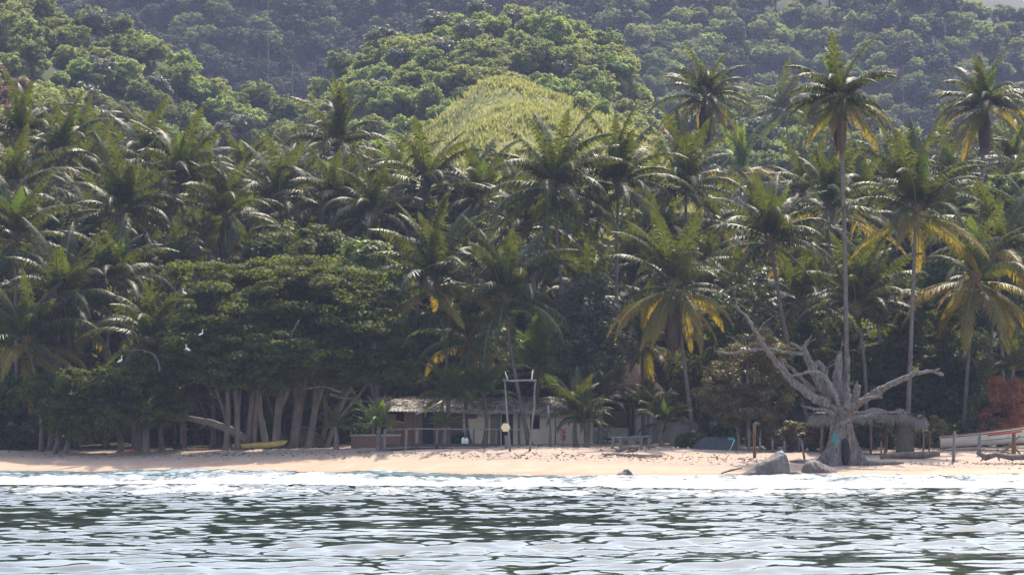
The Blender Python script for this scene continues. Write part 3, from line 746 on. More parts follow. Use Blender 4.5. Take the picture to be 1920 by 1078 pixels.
for i, (px, py, Y) in enumerate(FILL):
    palm(px + rnd.uniform(-8, 8), py + rnd.uniform(-8, 8), Y, rnd.uniform(.85, 1.1), nf=rnd.choice((17, 19, 21)), age=rnd.uniform(.6, 1.15), yel=rnd.choice((0, 0, .1, .2)), skirt=rnd.choice((0, 0, 1)),
         label=fill_label(px, py), group='half-hidden coconut palms inside the grove')

# ------------------------------------------------------------------ leafy trees near the beach
def leafy(name, label, base, blobs, clumps, leaves, cs, ls, mat, trunks, flat=.5, bark='bark', seed=1, nlimb=9, group=None, cat='tree', r0=.2, **kw):
    """base (px, Y); blobs [(px, row, Y, rx, ry, rz)] in metres; trunks [(px at ground, px at fork, row of fork)]"""
    bx = xat(base[0], base[1]); b = Vector((bx, base[1], gz(bx, base[1])))
    root = empty(name, b, label, cat, group)
    ells = []
    for px, row, Y, rx, ry, rz in blobs:
        c = at(px, row, Y) - b; ells.append((c.x, c.y, c.z, rx, ry, rz))
    me, C = crown_mesh('crown', M[mat], ells, clumps, leaves, cs, ls, flat, seed, **kw)
    link('crown', me, root)
    g = random.Random(seed); C = [Vector(c) for c in C]
    for t in trunks:
        gx, fx, frow = t[:3]; tr = t[3] if len(t) > 3 else r0
        yy = base[1] + g.uniform(-1, 1)
        p0 = Vector((xat(gx, yy), yy, gz(xat(gx, yy), yy) - .3)) - b; f = at(fx, frow, yy + g.uniform(-.5, .5)) - b
        mid = (p0 + f) / 2 + Vector((g.uniform(-.32, .32), g.uniform(-.3, .3), 0)) * min(1, (f - p0).length / 3)
        mb = MB().tube([p0, p0 + (mid - p0) * .25, mid, f], [tr * 1.5, tr * 1.05, tr * .9, tr * .75], 9, wob=.12, cap=False)
        if (f - p0).length > 2.5 and tr > .15:
            s0 = p0.lerp(mid, .75); s1 = f + Vector((g.choice((-1, 1)) * g.uniform(.5, 1.1), g.uniform(-.4, .4), g.uniform(-.4, .3)))
            mb.tube([s0, s0.lerp(s1, .5) + Vector((0, 0, -.12)), s1], [tr * .6, tr * .48, tr * .3], 8, wob=.15, cap=False)
        near = sorted(C, key=lambda c: (c - f).length * g.uniform(.6, 1.6))
        limbs(mb, f, near[:nlimb], tr * .42, rs=g)
        mb.build('trunk', M[bark], root)
    return root

leafy('shade_tree', 'large spreading dark green shade tree with pale forked trunks left of the huts', (445, 195.5),
      [(400, 600, 195, 3.4, 3, 2.6), (450, 545, 197, 3.6, 3, 1.9), (380, 520, 199, 2.8, 3, 1.2), (360, 650, 194, 2.4, 2.5, 2.2), (470, 660, 193.5, 2.6, 3, 2.1), (420, 700, 193.5, 2.6, 2.4, 1.3)],
      210, 32000, .95, .17, 'leaf_almond', [(424, 426, 700), (446, 436, 680), (462, 476, 670), (474, 484, 690, .2)], .34, 'bark', 21)
leafy('shade_tree', 'spreading shade tree with a thick V-shaped grey trunk beside the yellow canoe', (505, 195),
      [(560, 560, 196, 3.6, 3, 2.3), (520, 510, 199, 3.4, 3, 1.1), (600, 520, 198, 2.6, 3, 1.3), (520, 660, 193.5, 2.6, 2.6, 2.1), (590, 680, 193.5, 2.2, 2.4, 1.8), (500, 715, 193.5, 1.9, 2.2, 1.0)],
      210, 32000, .95, .17, 'leaf_almond', [(502, 484, 680, .24), (515, 545, 665, .26)], .34, 'bark', 22)
leafy('shade_tree', 'shade tree with thick brown trunks whose crown overhangs the brick planter', (560, 196),
      [(650, 590, 196, 3.2, 3, 2.6), (700, 640, 195, 2.7, 3, 2.2), (650, 530, 199, 2.6, 3, 1.1), (720, 570, 198, 1.8, 2.4, 1.2), (650, 690, 194, 2.7, 2.6, 1.2), (735, 690, 194, 1.6, 2, 1.2)],
      210, 32000, .95, .17, 'leaf_almond', [(550, 556, 690, .36), (578, 595, 680, .24), (610, 668, 700, .18)], .34, 'bark', 23)
leafy('shade_tree', 'low dark shade tree reaching down to the sand on the left', (265, 195),
      [(180, 710, 194, 2.6, 2.6, 1.0), (260, 720, 194, 3.0, 2.6, 1.4), (300, 690, 196, 2.4, 2.6, 1.6), (240, 780, 193, 2.6, 2.0, 1.2), (150, 750, 195, 2.4, 2.5, 1.6), (310, 770, 194, 1.8, 2.0, 1.3)],
      190, 24000, .75, .17, 'leaf_almond', [(262, 258, 800, .3), (272, 275, 790, .28), (228, 215, 790, .22)], .42, 'bark', 24)
leafy('shade_tree', 'small dark shade tree leaning over the far left sand', (110, 196),
      [(130, 780, 195, 2.0, 2.2, 1.6), (90, 740, 197, 2.2, 2.2, 1.4), (180, 800, 194, 1.6, 1.8, 1.0)],
      110, 13000, .75, .17, 'leaf_almond', [(100, 110, 800, .2), (120, 130, 800, .2)], .45, 'bark', 25)
leafy('shade_tree', 'shade tree behind the thick trunks, filling the gap above the beach', (350, 201),
      [(330, 700, 200, 3, 2.5, 2.0), (420, 700, 201, 3, 2.5, 2.2), (520, 690, 201, 3.0, 2.5, 2.0), (610, 700, 201, 2.6, 2.5, 1.8)],
      170, 20000, .85, .19, 'leaf_almond', [(345, 350, 760, .22), (398, 400, 750, .2), (530, 520, 740, .22), (600, 610, 750, .2)], .45, 'bark', 26)
# the long bough that reaches left over the sand, part of the pale forked tree
bt = bpy.data.objects['shade_tree']
mb = MB().tube([at(462, 825, 195) - bt.location, at(430, 805, 195) - bt.location, at(395, 792, 194.6) - bt.location, at(350, 783, 194.3) - bt.location, at(305, 792, 194) - bt.location],
               [.32, .27, .24, .18, .1], 9, wob=.1); mb.build('bough', M['bark'], bt)
for pts in ([(300, 695), (290, 660), (260, 655), (228, 658)], [(640, 735), (600, 720), (570, 735), (545, 700)], [(620, 740), (690, 755), (740, 740)], [(560, 600), (540, 640), (500, 650)]):
    xs_ = np.interp(np.linspace(0, len(pts) - 1, 11), range(len(pts)), [p[0] for p in pts]); ys_ = np.interp(np.linspace(0, len(pts) - 1, 11), range(len(pts)), [p[1] for p in pts])
    ker = lambda a: np.concatenate([a[:1], (a[:-2] + a[1:-1] * 2 + a[2:]) / 4, a[-1:]])
    xs_ = ker(ker(xs_)) + nr.normal(size=11) * 1.2; ys_ = ker(ker(ys_)) + nr.normal(size=11) * 1.2
    MB().tube([at(float(x), float(y), 191.9 + .1 * i) - bt.location for i, (x, y) in enumerate(zip(xs_, ys_))], list(np.linspace(.065, .015, 11)), 6, wob=.3).build('bare_branch', M['bark'], bt)

leafy('mango_tree', 'round dark mango tree with orange new leaves below the palms', (570, 214),
      [(560, 470, 214, 3.4, 3, 2.2), (500, 490, 213, 2.4, 2.5, 1.6), (620, 480, 215, 2.6, 2.5, 1.8), (570, 560, 212, 4, 3, 2.4)], 190, 24000, .8, .2, 'leaf_mid', [(570, 570, 620, .3)], .6, 'bark', 31)
leafy('leafy_tree', 'rounded light green tree among the palms on the left', (135, 216),
      [(130, 430, 216, 2.6, 2.5, 1.7), (100, 480, 216, 2.4, 2.5, 1.8), (165, 475, 216, 2.2, 2.5, 1.9), (120, 540, 215, 3.0, 2.5, 2.4)], 160, 20000, .75, .2, 'leaf_mid', [(135, 135, 620, .25)], .5, 'bark', 32)
leafy('leafy_tree', 'bright green bushy tree tipped with pale new leaves beside the shade trees', (700, 210),
      [(690, 490, 210, 2.4, 2.5, 1.8), (660, 520, 209, 2.0, 2.2, 1.5), (730, 540, 208, 2.2, 2.2, 1.6)], 120, 14000, .7, .2, 'leaf_bright', [(700, 700, 640, .2)], .6, 'bark', 33)
leafy('leafy_tree', 'feathery grey-green tree between the two tall central trunks', (1120, 199),
      [(1100, 560, 200, 1.9, 1.8, 2.2), (1130, 620, 199, 2.0, 1.8, 2.4), (1080, 650, 198, 1.6, 1.6, 2.0), (1125, 690, 198, 1.8, 1.8, 1.6), (1060, 600, 200, 1.3, 1.5, 1.5)], 150, 14000, .6, .13, 'leaf_grey', [(1122, 1115, 720, .1), (1102, 1095, 730, .1)], .7, 'bark', 34, aspect=2.2)
leafy('thorny_tree', 'bushy tree of mixed green and rust leaves left of the dead tree', (1395, 190),
      [(1400, 700, 190, 2.5, 2.2, 2.2), (1350, 730, 189, 1.8, 1.8, 1.9), (1450, 740, 190, 1.8, 1.8, 1.8), (1400, 770, 189, 2.4, 2, 1.5), (1430, 660, 191, 1.8, 1.8, 1.6)], 190, 15000, .55, .13, 'leaf_mixred', [(1385, 1380, 790, .09), (1402, 1405, 780, .09), (1425, 1430, 790, .07)], .6, 'bark_pale', 35, aspect=2)
leafy('leafy_tree', 'dense broadleaf tree with lit green leaves between the trunks on the right', (1745, 203),
      [(1740, 600, 203, 2.4, 2.2, 2.6), (1720, 680, 201, 2.8, 2.2, 2.0), (1800, 680, 201, 2.6, 2.2, 1.7), (1690, 640, 203, 1.8, 2, 2.0), (1790, 740, 200, 2.6, 2, 1.8), (1700, 740, 200, 2.4, 2, 1.6)], 210, 20000, .75, .24, 'leaf_mid', [(1745, 1740, 760, .16), (1768, 1775, 760, .12)], .6, 'bark', 36, aspect=1.2)
leafy('leafy_tree', 'bright green rounded tree at the right edge among the palm crowns', (1900, 222),
      [(1900, 360, 222, 2.2, 2.2, 1.6), (1930, 400, 221, 2.0, 2, 2.0), (1880, 400, 222, 1.8, 2, 1.5)], 100, 13000, .6, .2, 'leaf_bright', [(1905, 1905, 480, .2)], .6, 'bark', 37)
leafy('thorny_tree', 'greyish bare-twigged tree behind the dead limbs', (1400, 202),
      [(1400, 560, 203, 2.0, 2, 2.4), (1360, 600, 203, 1.8, 2, 2.0), (1430, 620, 203, 1.8, 2, 1.8)], 120, 8000, .55, .14, 'leaf_grey', [(1400, 1400, 680, .12), (1380, 1370, 690, .1)], .7, 'bark_pale', 38, nlimb=30)
leafy('rust_red_bush', 'feathery rust-red bush behind the white boat', (1888, 196),
      [(1885, 740, 196, 1.5, 1.5, 1.5), (1870, 790, 196, 1.5, 1.4, 1.1), (1912, 760, 196, 1.3, 1.4, 1.6)], 120, 8500, .42, .11, 'leaf_red', [(1886, 1880, 800, .07), (1895, 1900, 795, .06)], .7, 'bark', 39, aspect=2.2, cat='bush')
leafy('leafy_tree', 'dark fine-leaved tree hanging over the thatched hut', (1310, 198),
      [(1310, 680, 199, 1.9, 2, 2.2), (1290, 750, 198, 1.7, 1.8, 1.5), (1340, 620, 201, 2.0, 2, 2.0)], 150, 13000, .6, .15, 'leaf_almond', [(1322, 1318, 740, .17), (1298, 1300, 740, .1)], .6, 'bark_pale', 40)
leafy('leafy_tree', 'tangled green tree in the shade right behind the dead tree', (1560, 200),
      [(1540, 640, 201, 2.2, 2, 2.2), (1590, 700, 200, 2.4, 2, 2.0), (1510, 720, 200, 2.0, 2, 2.0), (1650, 690, 201, 2.2, 2, 2.0)], 180, 16000, .65, .17, 'leaf_mid', [(1560, 1555, 760, .14)], .6, 'bark', 41)
def bush(px, Y, w, h, mat, label, seed, ls=.14, name='bush', n=4200, group=None, flat=.65):
    x = xat(px, Y); b = Vector((x, Y, gz(x, Y)))
    root = empty(name, b, label, 'bush', group)
    me, C = crown_mesh('crown', M[mat], [(0, 0, h * .5, w, w * .7, h * .55), (w * .5, 0, h * .35, w * .6, w * .5, h * .4), (-w * .5, .2, h * .38, w * .6, w * .5, h * .42)], 46, n, .38, ls, flat, seed)
    link('crown', me, root)
    mb = MB(); limbs(mb, (0, 0, -.1), [Vector(c) for c in C[:9]], .05); mb.build('stems', M['bark'], root)
    return root
bush(45, 205, 2.6, 2.0, 'leaf_bright', 'sunlit green bush at the back of the sand on the far left', 61)
bush(18, 203, 1.8, 1.6, 'leaf_mid', 'dull green bush at the left edge behind a leaning trunk', 62)
bush(365, 210, 2.2, 2.2, 'leaf_mid', 'green bush seen under the long bough', 63)
bush(520, 211, 2.4, 2.0, 'leaf_bright', 'sunlit bush glimpsed between the forked trunks', 64)
bush(672, 207, 1.8, 2.6, 'leaf_bright', 'bright green bush behind the brick planter', 65)
bush(860, 196.5, .8, .9, 'leaf_mid', 'small green shrub by the cream wall', 66, n=1800)
bush(1300, 189.5, .9, 1.1, 'leaf_almond', 'low dark shrub in front of the stained wall', 67, n=2200)
bush(1490, 187, 1.5, 2.0, 'leaf_mixred', 'dark shrub with rusty leaves behind the wire fence', 68)
bush(1545, 188, 1.2, 1.9, 'leaf_mid', 'dark shrub behind the dead trunk', 69, n=3000)
bush(1640, 190, 1.4, 1.8, 'leaf_mid', 'green shrub under the thatched sunshade', 70, n=3200)
bush(1735, 192, 1.6, 2.4, 'leaf_mixred', 'tall shrub with red blossoms right of the sunshade', 71, n=4600)
bush(1780, 195, 1.5, 1.9, 'leaf_mid', 'glossy shrub between the sunshade and the boat', 72)
bush(1840, 197, 2.0, 2.4, 'leaf_grey', 'pale-leaved shrub behind the boat bow', 73)
bush(1440, 190, 1.3, 1.6, 'leaf_mixred', 'low russet shrub left of the wire fence', 74, n=3000)
bush(1345, 196, 1.6, 2.6, 'leaf_almond', 'dark shrub growing over the end of the wall', 75)

# ------------------------------------------------------------------ jungle inside and behind the grove
def proto_tree(key, mat, w, h, seed, leaves, ls, cs=.95, bark='bark', lobes=7, flat=.55, aspect=1.5, th=.45):
    g = random.Random(seed); ells = [(0, 0, h * .68, w * .62, w * .62, h * .3)]
    for i in range(lobes):
        a = 6.283 * i / lobes + g.uniform(-.3, .3); r = w * g.uniform(.35, .62)
        ells.append((r * math.cos(a), r * math.sin(a), h * g.uniform(.42, .78), w * g.uniform(.3, .48), w * g.uniform(.3, .48), h * g.uniform(.14, .24)))
    me, C = crown_mesh('crown', M[mat], ells, int(26 + leaves / 45), leaves, cs, ls, flat, seed, aspect=aspect)
    mb = MB(); mb.tube([(0, 0, -1.5), (g.uniform(-.2, .2), 0, h * .25), (g.uniform(-.3, .3), g.uniform(-.3, .3), h * th)], [.28, .2, .15], 7, cap=False)
    limbs(mb, (0, 0, h * th), [Vector(c) for c in C[:9]], .13, rs=g)
    return me, mb.mesh('trunk', M[bark])
def merge_mesh(name, a, b):
    """one mesh from crown and trunk, used where a tree is too small to show them apart"""
    va = np.empty(len(a.vertices) * 3, np.float32); a.vertices.foreach_get('co', va); va = va.reshape(-1, 3)
    fa = np.empty(len(a.loops), np.int32); a.loops.foreach_get('vertex_index', fa); fa = fa.reshape(-1, 4)
    vb = np.array([v.co[:] for v in b.vertices], np.float32); fb = np.array([p.vertices[:] for p in b.polygons if len(p.vertices) == 4], np.int32)
    me = np_mesh(name, np.concatenate([va, vb]), np.concatenate([fa, fb + len(va)]), a.materials[0])
    me.materials.append(b.materials[0]); mi = np.zeros(len(fa) + len(fb), np.int32); mi[len(fa):] = 1
    me.polygons.foreach_set('material_index', mi); return me
JP = [proto_tree('j', m, w, h, 200 + i, 7000, .26, .8) for i, (m, w, h) in enumerate((('leaf_almond', 3.6, 8), ('leaf_mid', 3.3, 7), ('leaf_grey', 3.2, 7.5), ('leaf_almond', 4, 6.5), ('leaf_mid', 2.8, 9)))]
jg = random.Random(77)
jn = 0
for Y0, step, hs in ((205, 62, .62), (212, 66, .8), (220, 64, 1.0), (232, 74, 1.1), (246, 84, 1.15), (262, 84, 1.1)):
    px = -60 + jg.uniform(0, 40)
    while px < 1990:
        Y = Y0 + jg.uniform(-3, 3); x = xat(px, Y); k = jg.randrange(5)
        if not (Y0 < 210 and 640 < px < 1360) and not (Y0 > 240 and 780 < px < 1210):
            b = Vector((x, Y, gz(x, Y)))
            s = hs * jg.uniform(.8, 1.25)
            ry_ = 811 - (b.z + 5 - CAM_H) / Y * F_PX
            for kk in sorted(SHORT, key=lambda q: math.hypot(PALMS[q][0] - px, PALMS[q][1] - ry_))[:6]:
              side = 'left' if px < PALMS[kk][0] else 'right'
              lab_ = '%s jungle tree, %s rank, %s of %s' % (('deep green', 'mid-green', 'grey-green', 'broad', 'tall')[k], {205: 'front', 212: 'second', 220: 'third', 232: 'fourth', 246: 'fifth', 262: 'rearmost'}[Y0], side, SHORT[kk])
              if lab_ not in used_labels: break
            used_labels.add(lab_)
            root = empty('jungle_tree', b, lab_, 'tree', 'jungle trees between the palm trunks', jg.uniform(0, 6.28))
            link('crown', JP[k][0], root, scale=(s,) * 3); link('trunk', JP[k][1], root, scale=(s,) * 3); jn += 1
        px += step * jg.uniform(.7, 1.3)

# ------------------------------------------------------------------ hillside forest
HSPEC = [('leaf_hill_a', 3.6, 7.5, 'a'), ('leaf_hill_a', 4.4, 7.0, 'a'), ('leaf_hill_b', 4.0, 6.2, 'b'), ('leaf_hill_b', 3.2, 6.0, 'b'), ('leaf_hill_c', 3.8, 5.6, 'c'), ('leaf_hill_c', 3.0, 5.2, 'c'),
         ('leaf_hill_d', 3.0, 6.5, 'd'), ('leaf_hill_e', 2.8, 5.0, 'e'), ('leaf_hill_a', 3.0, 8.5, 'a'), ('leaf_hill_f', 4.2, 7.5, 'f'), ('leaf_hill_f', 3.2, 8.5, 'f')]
HP = []
for i, (m, w, h, k) in enumerate(HSPEC):
    a, b = proto_tree('h', m, w, h, 300 + i, 6000, .27 if k != 'd' else .24, .62, lobes=11, flat=.6)
    HP.append(merge_mesh('hillside_tree', a, b))
KIND = {'a': ('dark rounded', 0), 'b': ('olive green', 0), 'c': ('fresh green feathery', 0), 'd': ('silvery grey-leaved', 0), 'e': ('rust-brown dry', 0), 'f': ('dark shaded', 0)}
cand = []
hg = random.Random(99)
Y = 272.0
while Y < 748:
    st = 4.7 if Y < 460 else 5.3
    x = -.2 * Y - 4
    while x < .2 * Y + 4:
        cand.append((x + hg.uniform(-.45, .45) * st, Y + hg.uniform(-.45, .45) * st)); x += st
    Y += st * .92
cand = np.array(cand); cz = ground(cand[:, 0], cand[:, 1])
cpx = cand[:, 0] / cand[:, 1] * F_PX + 960
crow = HOR - (cz - CAM_H) / cand[:, 1] * F_PX
hl = np.stack([layer_h(L, cand[:, 0], cand[:, 1]) for L in LAYERS]); which = hl.argmax(0)
isg = (which == 2) & (np.abs(hl[2] - cz) < 6) & (cand[:, 1] < 366) & (cand[:, 1] > 276)
ise = (np.hypot((cpx - 1715) / 30, (crow - 170) / 13) < 1) & (cand[:, 1] > 460)
keep = (~isg | (nr.random(len(cand)) < .13)) & ~ise
vis = np.ones(len(cand), bool)
for f in np.linspace(.62, .985, 34):
    xx = cand[:, 0] * f; yy = cand[:, 1] * f
    gr = ground(xx, yy); ww = np.stack([layer_h(L, xx, yy) for L in LAYERS]).argmax(0)
    can = np.where((ww == 2) | (yy < 270), .8, 4.4) * (f < .97)
    vis &= (CAM_H + (cz + 6.8 - CAM_H) * f) > gr + can
vis &= (crow - 6.5 / cand[:, 1] * F_PX > -10) & (crow - 6.5 / cand[:, 1] * F_PX < 420) & (cpx > -45) & (cpx < 1965)
order = [i for i in np.argsort(cand[:, 1]) if keep[i] and vis[i]]
rest = [i for i in range(len(cand)) if keep[i] and not vis[i]]
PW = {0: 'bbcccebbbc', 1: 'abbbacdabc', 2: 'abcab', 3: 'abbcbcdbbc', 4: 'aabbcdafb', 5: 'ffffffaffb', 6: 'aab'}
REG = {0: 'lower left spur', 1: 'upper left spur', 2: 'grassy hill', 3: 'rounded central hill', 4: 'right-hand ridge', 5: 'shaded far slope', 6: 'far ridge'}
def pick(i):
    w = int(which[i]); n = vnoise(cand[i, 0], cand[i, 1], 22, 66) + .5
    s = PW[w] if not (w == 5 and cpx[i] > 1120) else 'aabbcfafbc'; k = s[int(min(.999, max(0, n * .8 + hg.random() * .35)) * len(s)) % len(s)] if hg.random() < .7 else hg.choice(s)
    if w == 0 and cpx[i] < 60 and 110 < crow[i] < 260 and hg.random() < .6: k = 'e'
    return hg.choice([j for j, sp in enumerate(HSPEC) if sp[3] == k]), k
big = set(order[:300])
for i in order[:300]:
    j, k = pick(i)
    s = hg.uniform(.5, .98) * (hg.choice((.2, .3, .4, .6)) if isg[i] else 1) * (1.15 if hg.random() < .12 else 1)
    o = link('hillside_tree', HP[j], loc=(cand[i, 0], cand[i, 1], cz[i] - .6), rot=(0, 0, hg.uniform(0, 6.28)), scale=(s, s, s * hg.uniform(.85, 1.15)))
    ka = near_anchor(cpx[i], crow[i], SHORT_HILL, .2); foot = abs(hl[int(which[i]), i] - cz[i]) > 6; up_ = 'low on' if crow[i] > 230 else ('halfway up' if crow[i] > 130 else 'high on')
    rg = 'foot of the hills' if foot else REG[int(which[i])]
    tag(o, '%s tree %s the %s above %s' % (KIND[k][0], 'at' if foot else up_, rg, SHORT_HILL[ka]), 'tree', '%s trees on the %s' % (KIND[k][0], rg))
# everything beyond those: one forest object that instances the same crowns
src = bpy.data.collections.new('forest_sources')
for j, me in enumerate(HP): src.objects.link(bpy.data.objects.new('forest_source', me))
ids = order[300:] + rest
pts = np.array([(cand[i, 0], cand[i, 1], cz[i] - .6) for i in ids])
pk = [pick(i)[0] for i in ids]
# the same forest carries on to both sides of the bay
side_pts = []
for Ys_ in np.arange(208, 740, 6.5):
    for sgn in (-1, 1):
        for xo in np.arange(.2 if Ys_ > 268 else .186, .44, 6.2 / Ys_): side_pts.append((sgn * (xo * Ys_ + hg.uniform(-2, 2)), Ys_ + hg.uniform(-2.5, 2.5)))
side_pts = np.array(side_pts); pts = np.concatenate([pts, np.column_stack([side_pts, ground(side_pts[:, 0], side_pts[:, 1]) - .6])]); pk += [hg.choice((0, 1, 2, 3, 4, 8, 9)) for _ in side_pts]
pm = bpy.data.meshes.new('hillside_forest'); pm.vertices.add(len(pts)); pm.vertices.foreach_set('co', pts.astype(np.float32).ravel())
ia = pm.attributes.new('kind_index', 'INT', 'POINT'); ia.data.foreach_set('value', np.array(pk, dtype=np.int32))
set_attr(pm, 'size', nr.uniform(.55, 1.05, len(pts)) * np.where(pts[:, 1] > 460, 1.15, 1.0)); set_attr(pm, 'spin', nr.uniform(0, 6.28, len(pts)))
fo = link('hillside_forest', pm); tag(fo, 'unbroken forest covering the farther slopes of the hills', kind='stuff')
ng = bpy.data.node_groups.new('forest', 'GeometryNodeTree')
ng.interface.new_socket('Geometry', in_out='INPUT', socket_type='NodeSocketGeometry'); ng.interface.new_socket('Geometry', in_out='OUTPUT', socket_type='NodeSocketGeometry')
gi = ng.nodes.new('NodeGroupInput'); go = ng.nodes.new('NodeGroupOutput')
ci = ng.nodes.new('GeometryNodeCollectionInfo'); ci.inputs['Collection'].default_value = src; ci.inputs['Separate Children'].default_value = True; ci.inputs['Reset Children'].default_value = True
ip = ng.nodes.new('GeometryNodeInstanceOnPoints'); ip.inputs['Pick Instance'].default_value = True
def named(n, ty):
    a = ng.nodes.new('GeometryNodeInputNamedAttribute'); a.data_type = ty; a.inputs['Name'].default_value = n; return a.outputs[0]
cx = ng.nodes.new('ShaderNodeCombineXYZ'); ng.links.new(named('spin', 'FLOAT'), cx.inputs[2])
e2r = ng.nodes.new('FunctionNodeEulerToRotation'); ng.links.new(cx.outputs[0], e2r.inputs[0])
ng.links.new(gi.outputs[0], ip.inputs['Points']); ng.links.new(ci.outputs[0], ip.inputs['Instance']); ng.links.new(named('kind_index', 'INT'), ip.inputs['Instance Index'])
ng.links.new(e2r.outputs[0], ip.inputs['Rotation']); ng.links.new(named('size', 'FLOAT'), ip.inputs['Scale']); ng.links.new(ip.outputs[0], go.inputs[0])
md = fo.modifiers.new('forest', 'NODES'); md.node_group = ng
print('TREES', len(order), len(rest), 'jungle', jn)

# tall grass on the open slope
gpts = []
gr = np.random.default_rng(8)
gxs = gr.uniform(-18, 34, 60000); gys = gr.uniform(286, 358, 60000)
gzv = ground(gxs, gys); gl = layer_h(GRASS_L, gxs, gys)
dn = fbm(gxs, gys, 4.5, 90) + .22
ok = (np.abs(gl - gzv) < 5) & (gr.random(60000) < np.clip(dn * 1.5, .1, 1)); gxs, gys, gzv = gxs[ok][:26000], gys[ok][:26000], gzv[ok][:26000]
n = len(gxs); Vg = []; 
base = np.stack([gxs, gys, gzv], 1)
hgt = gr.uniform(.25, .8, n)
for b in range(3):
    a = gr.uniform(0, 6.28, n); w = gr.uniform(.05, .12, n)
    d = np.stack([np.cos(a), np.sin(a), np.zeros(n)], 1); off = base + gr.normal(size=(n, 3)) * np.array([.22, .22, 0])
    tipv = off + np.stack([gr.normal(size=n) * .25, gr.normal(size=n) * .25, hgt], 1); midv = (off * .5 + tipv * .5) + np.array([0, 0, .1])
    Vg.append(np.stack([off - d * w[:, None], off + d * w[:, None], midv + d * w[:, None] * 1.3, tipv], 1))
Vg = np.concatenate(Vg).reshape(-1, 3)
gm = np_mesh('hillside_grass', Vg, np.arange(len(Vg)).reshape(-1, 4), M['grass_hill'])
tag(link('hillside_grass', gm), 'tall yellow-green grass covering the open slope above the palms', kind='stuff')

# bare standing trunks on the hillside
for px, r0, r1, Y, lab in ((592, 120, 215, 470, 'slim pale dead tree standing in the dark valley'), (503, 0, 95, 560, 'thin pale trunk high on the shaded slope'), (1693, 118, 175, 470, 'broken dead trunk beside the bare earth patch'), (548, 120, 215, 455, 'small sparse tree with pale branches by the dead tree')):
    a = at(px, r1, Y); z = gz(a.x, Y); b = at(px, r0, Y)
    a = Vector((a.x, Y, z - .5)) if z < a.z else a
    root = empty('dead_tree', a, lab, 'dead tree'); d = b - a
    mb = MB().tube([(0, 0, 0), d * .5 + Vector((.1, 0, 0)), d], [.12, .09, .04], 6); mb.build('trunk', M['bark'], root)
    mb = MB()
    for i in range(5):
        q = d * rnd.uniform(.45, .9); mb.tube([q, q + Vector((rnd.choice((-1, 1)) * rnd.uniform(.6, 1.4), 0, .6)), q + Vector((rnd.uniform(-2.4, 2.4), 0, rnd.uniform(1, 2)))], [.07, .05, .02], 5)
    mb.build('branches', M['bark'], root)

# ------------------------------------------------------------------ dead tree
DT = Vector((xat(1578, 177), 177, gz(xat(1578, 177), 177) - .15))
dead = empty('dead_tree', DT, 'huge bleached leafless tree with flared roots and a turquoise paint patch standing on the sand', 'dead tree')
def trunk_profile():
    mb = MB(); n = 72; rows = 30; grid = []
    ztop = at(0, 752, 177).z - DT.z
    for j in range(rows + 1):
        t = j / rows; z = ztop * t - .25 * (1 - t); row = []
        for k in range(n + 1):
            a = 2 * math.pi * k / n
            base = .78 - .30 * t + .12 * max(0, t - .7)
            flare = math.exp(-t * 5.2)
            lob = .5 + .5 * math.cos(a * 7 + 1.3 + .6 * math.sin(a * 2)); lob2 = .5 + .5 * math.cos(a * 3 - .7)
            r = base * (1 + .10 * math.cos(5 * a + 3 * t) + .06 * math.cos(11 * a + 5 * t)) + flare * (.35 + 1.5 * lob ** 2.2 * (.6 + .7 * lob2))
            da = math.atan2(math.sin(a + 1.30), math.cos(a + 1.30))           # hollow on the seaward face
            hol = math.exp(-(da / .34) ** 2) * (1 / (1 + math.exp((t - .44) * 26))) * .78
            r *= (1 - hol); r *= 1 + .05 * math.sin(17 * a + 9 * t) + .03 * rnd.uniform(-1, 1) * (k % n != 0)
            lean = .25 * t * t
            row.append((r * math.cos(a) + lean * -.3, r * math.sin(a) * .85, z))
        row[-1] = row[0]; grid.append(row)
    mb.sheet(grid, True)
    m0 = len(mb.v); mb.v += [(0, 0, grid[0][0][2]), (0, 0, grid[-1][0][2])]; w_ = n + 1
    for k in range(n): mb.f += [(m0, k + 1, k), (m0 + 1, rows * w_ + k, rows * w_ + k + 1)]; mb.sm += [False, False]
    return mb
dm = trunk_profile()
def paint_dead():
    m = M['wood_dead'].copy(); m.name = 'deadwood_with_turquoise_paint'; nt = m.node_tree; t = NT(nt)
    p = [x for x in nt.nodes if x.type == 'BSDF_PRINCIPLED'][0]; src_ = p.inputs['Base Color'].links[0].from_socket
    tc = t.n('ShaderNodeTexCoord'); sp = t.n('ShaderNodeSeparateXYZ'); t.l(tc.outputs['Object'], sp.inputs[0])
    dx = t.math('POWER', t.math('MULTIPLY', t.math('ADD', sp.outputs[0], .42), 3.4), 2.0); dz = t.math('POWER', t.math('MULTIPLY', t.math('SUBTRACT', sp.outputs[2], 1.75), 1.5), 2.0)
    d = t.math('ADD', t.math('ADD', dx, dz), t.math('MULTIPLY', t.noise(tc.outputs['Object'], 7, 5, .75), 4.0))
    f = t.math('MULTIPLY', t.math('LESS_THAN', d, 2.35), .75)
    t.l(t.mix(f, src_, (.07, .36, .36)), p.inputs['Base Color']); return m

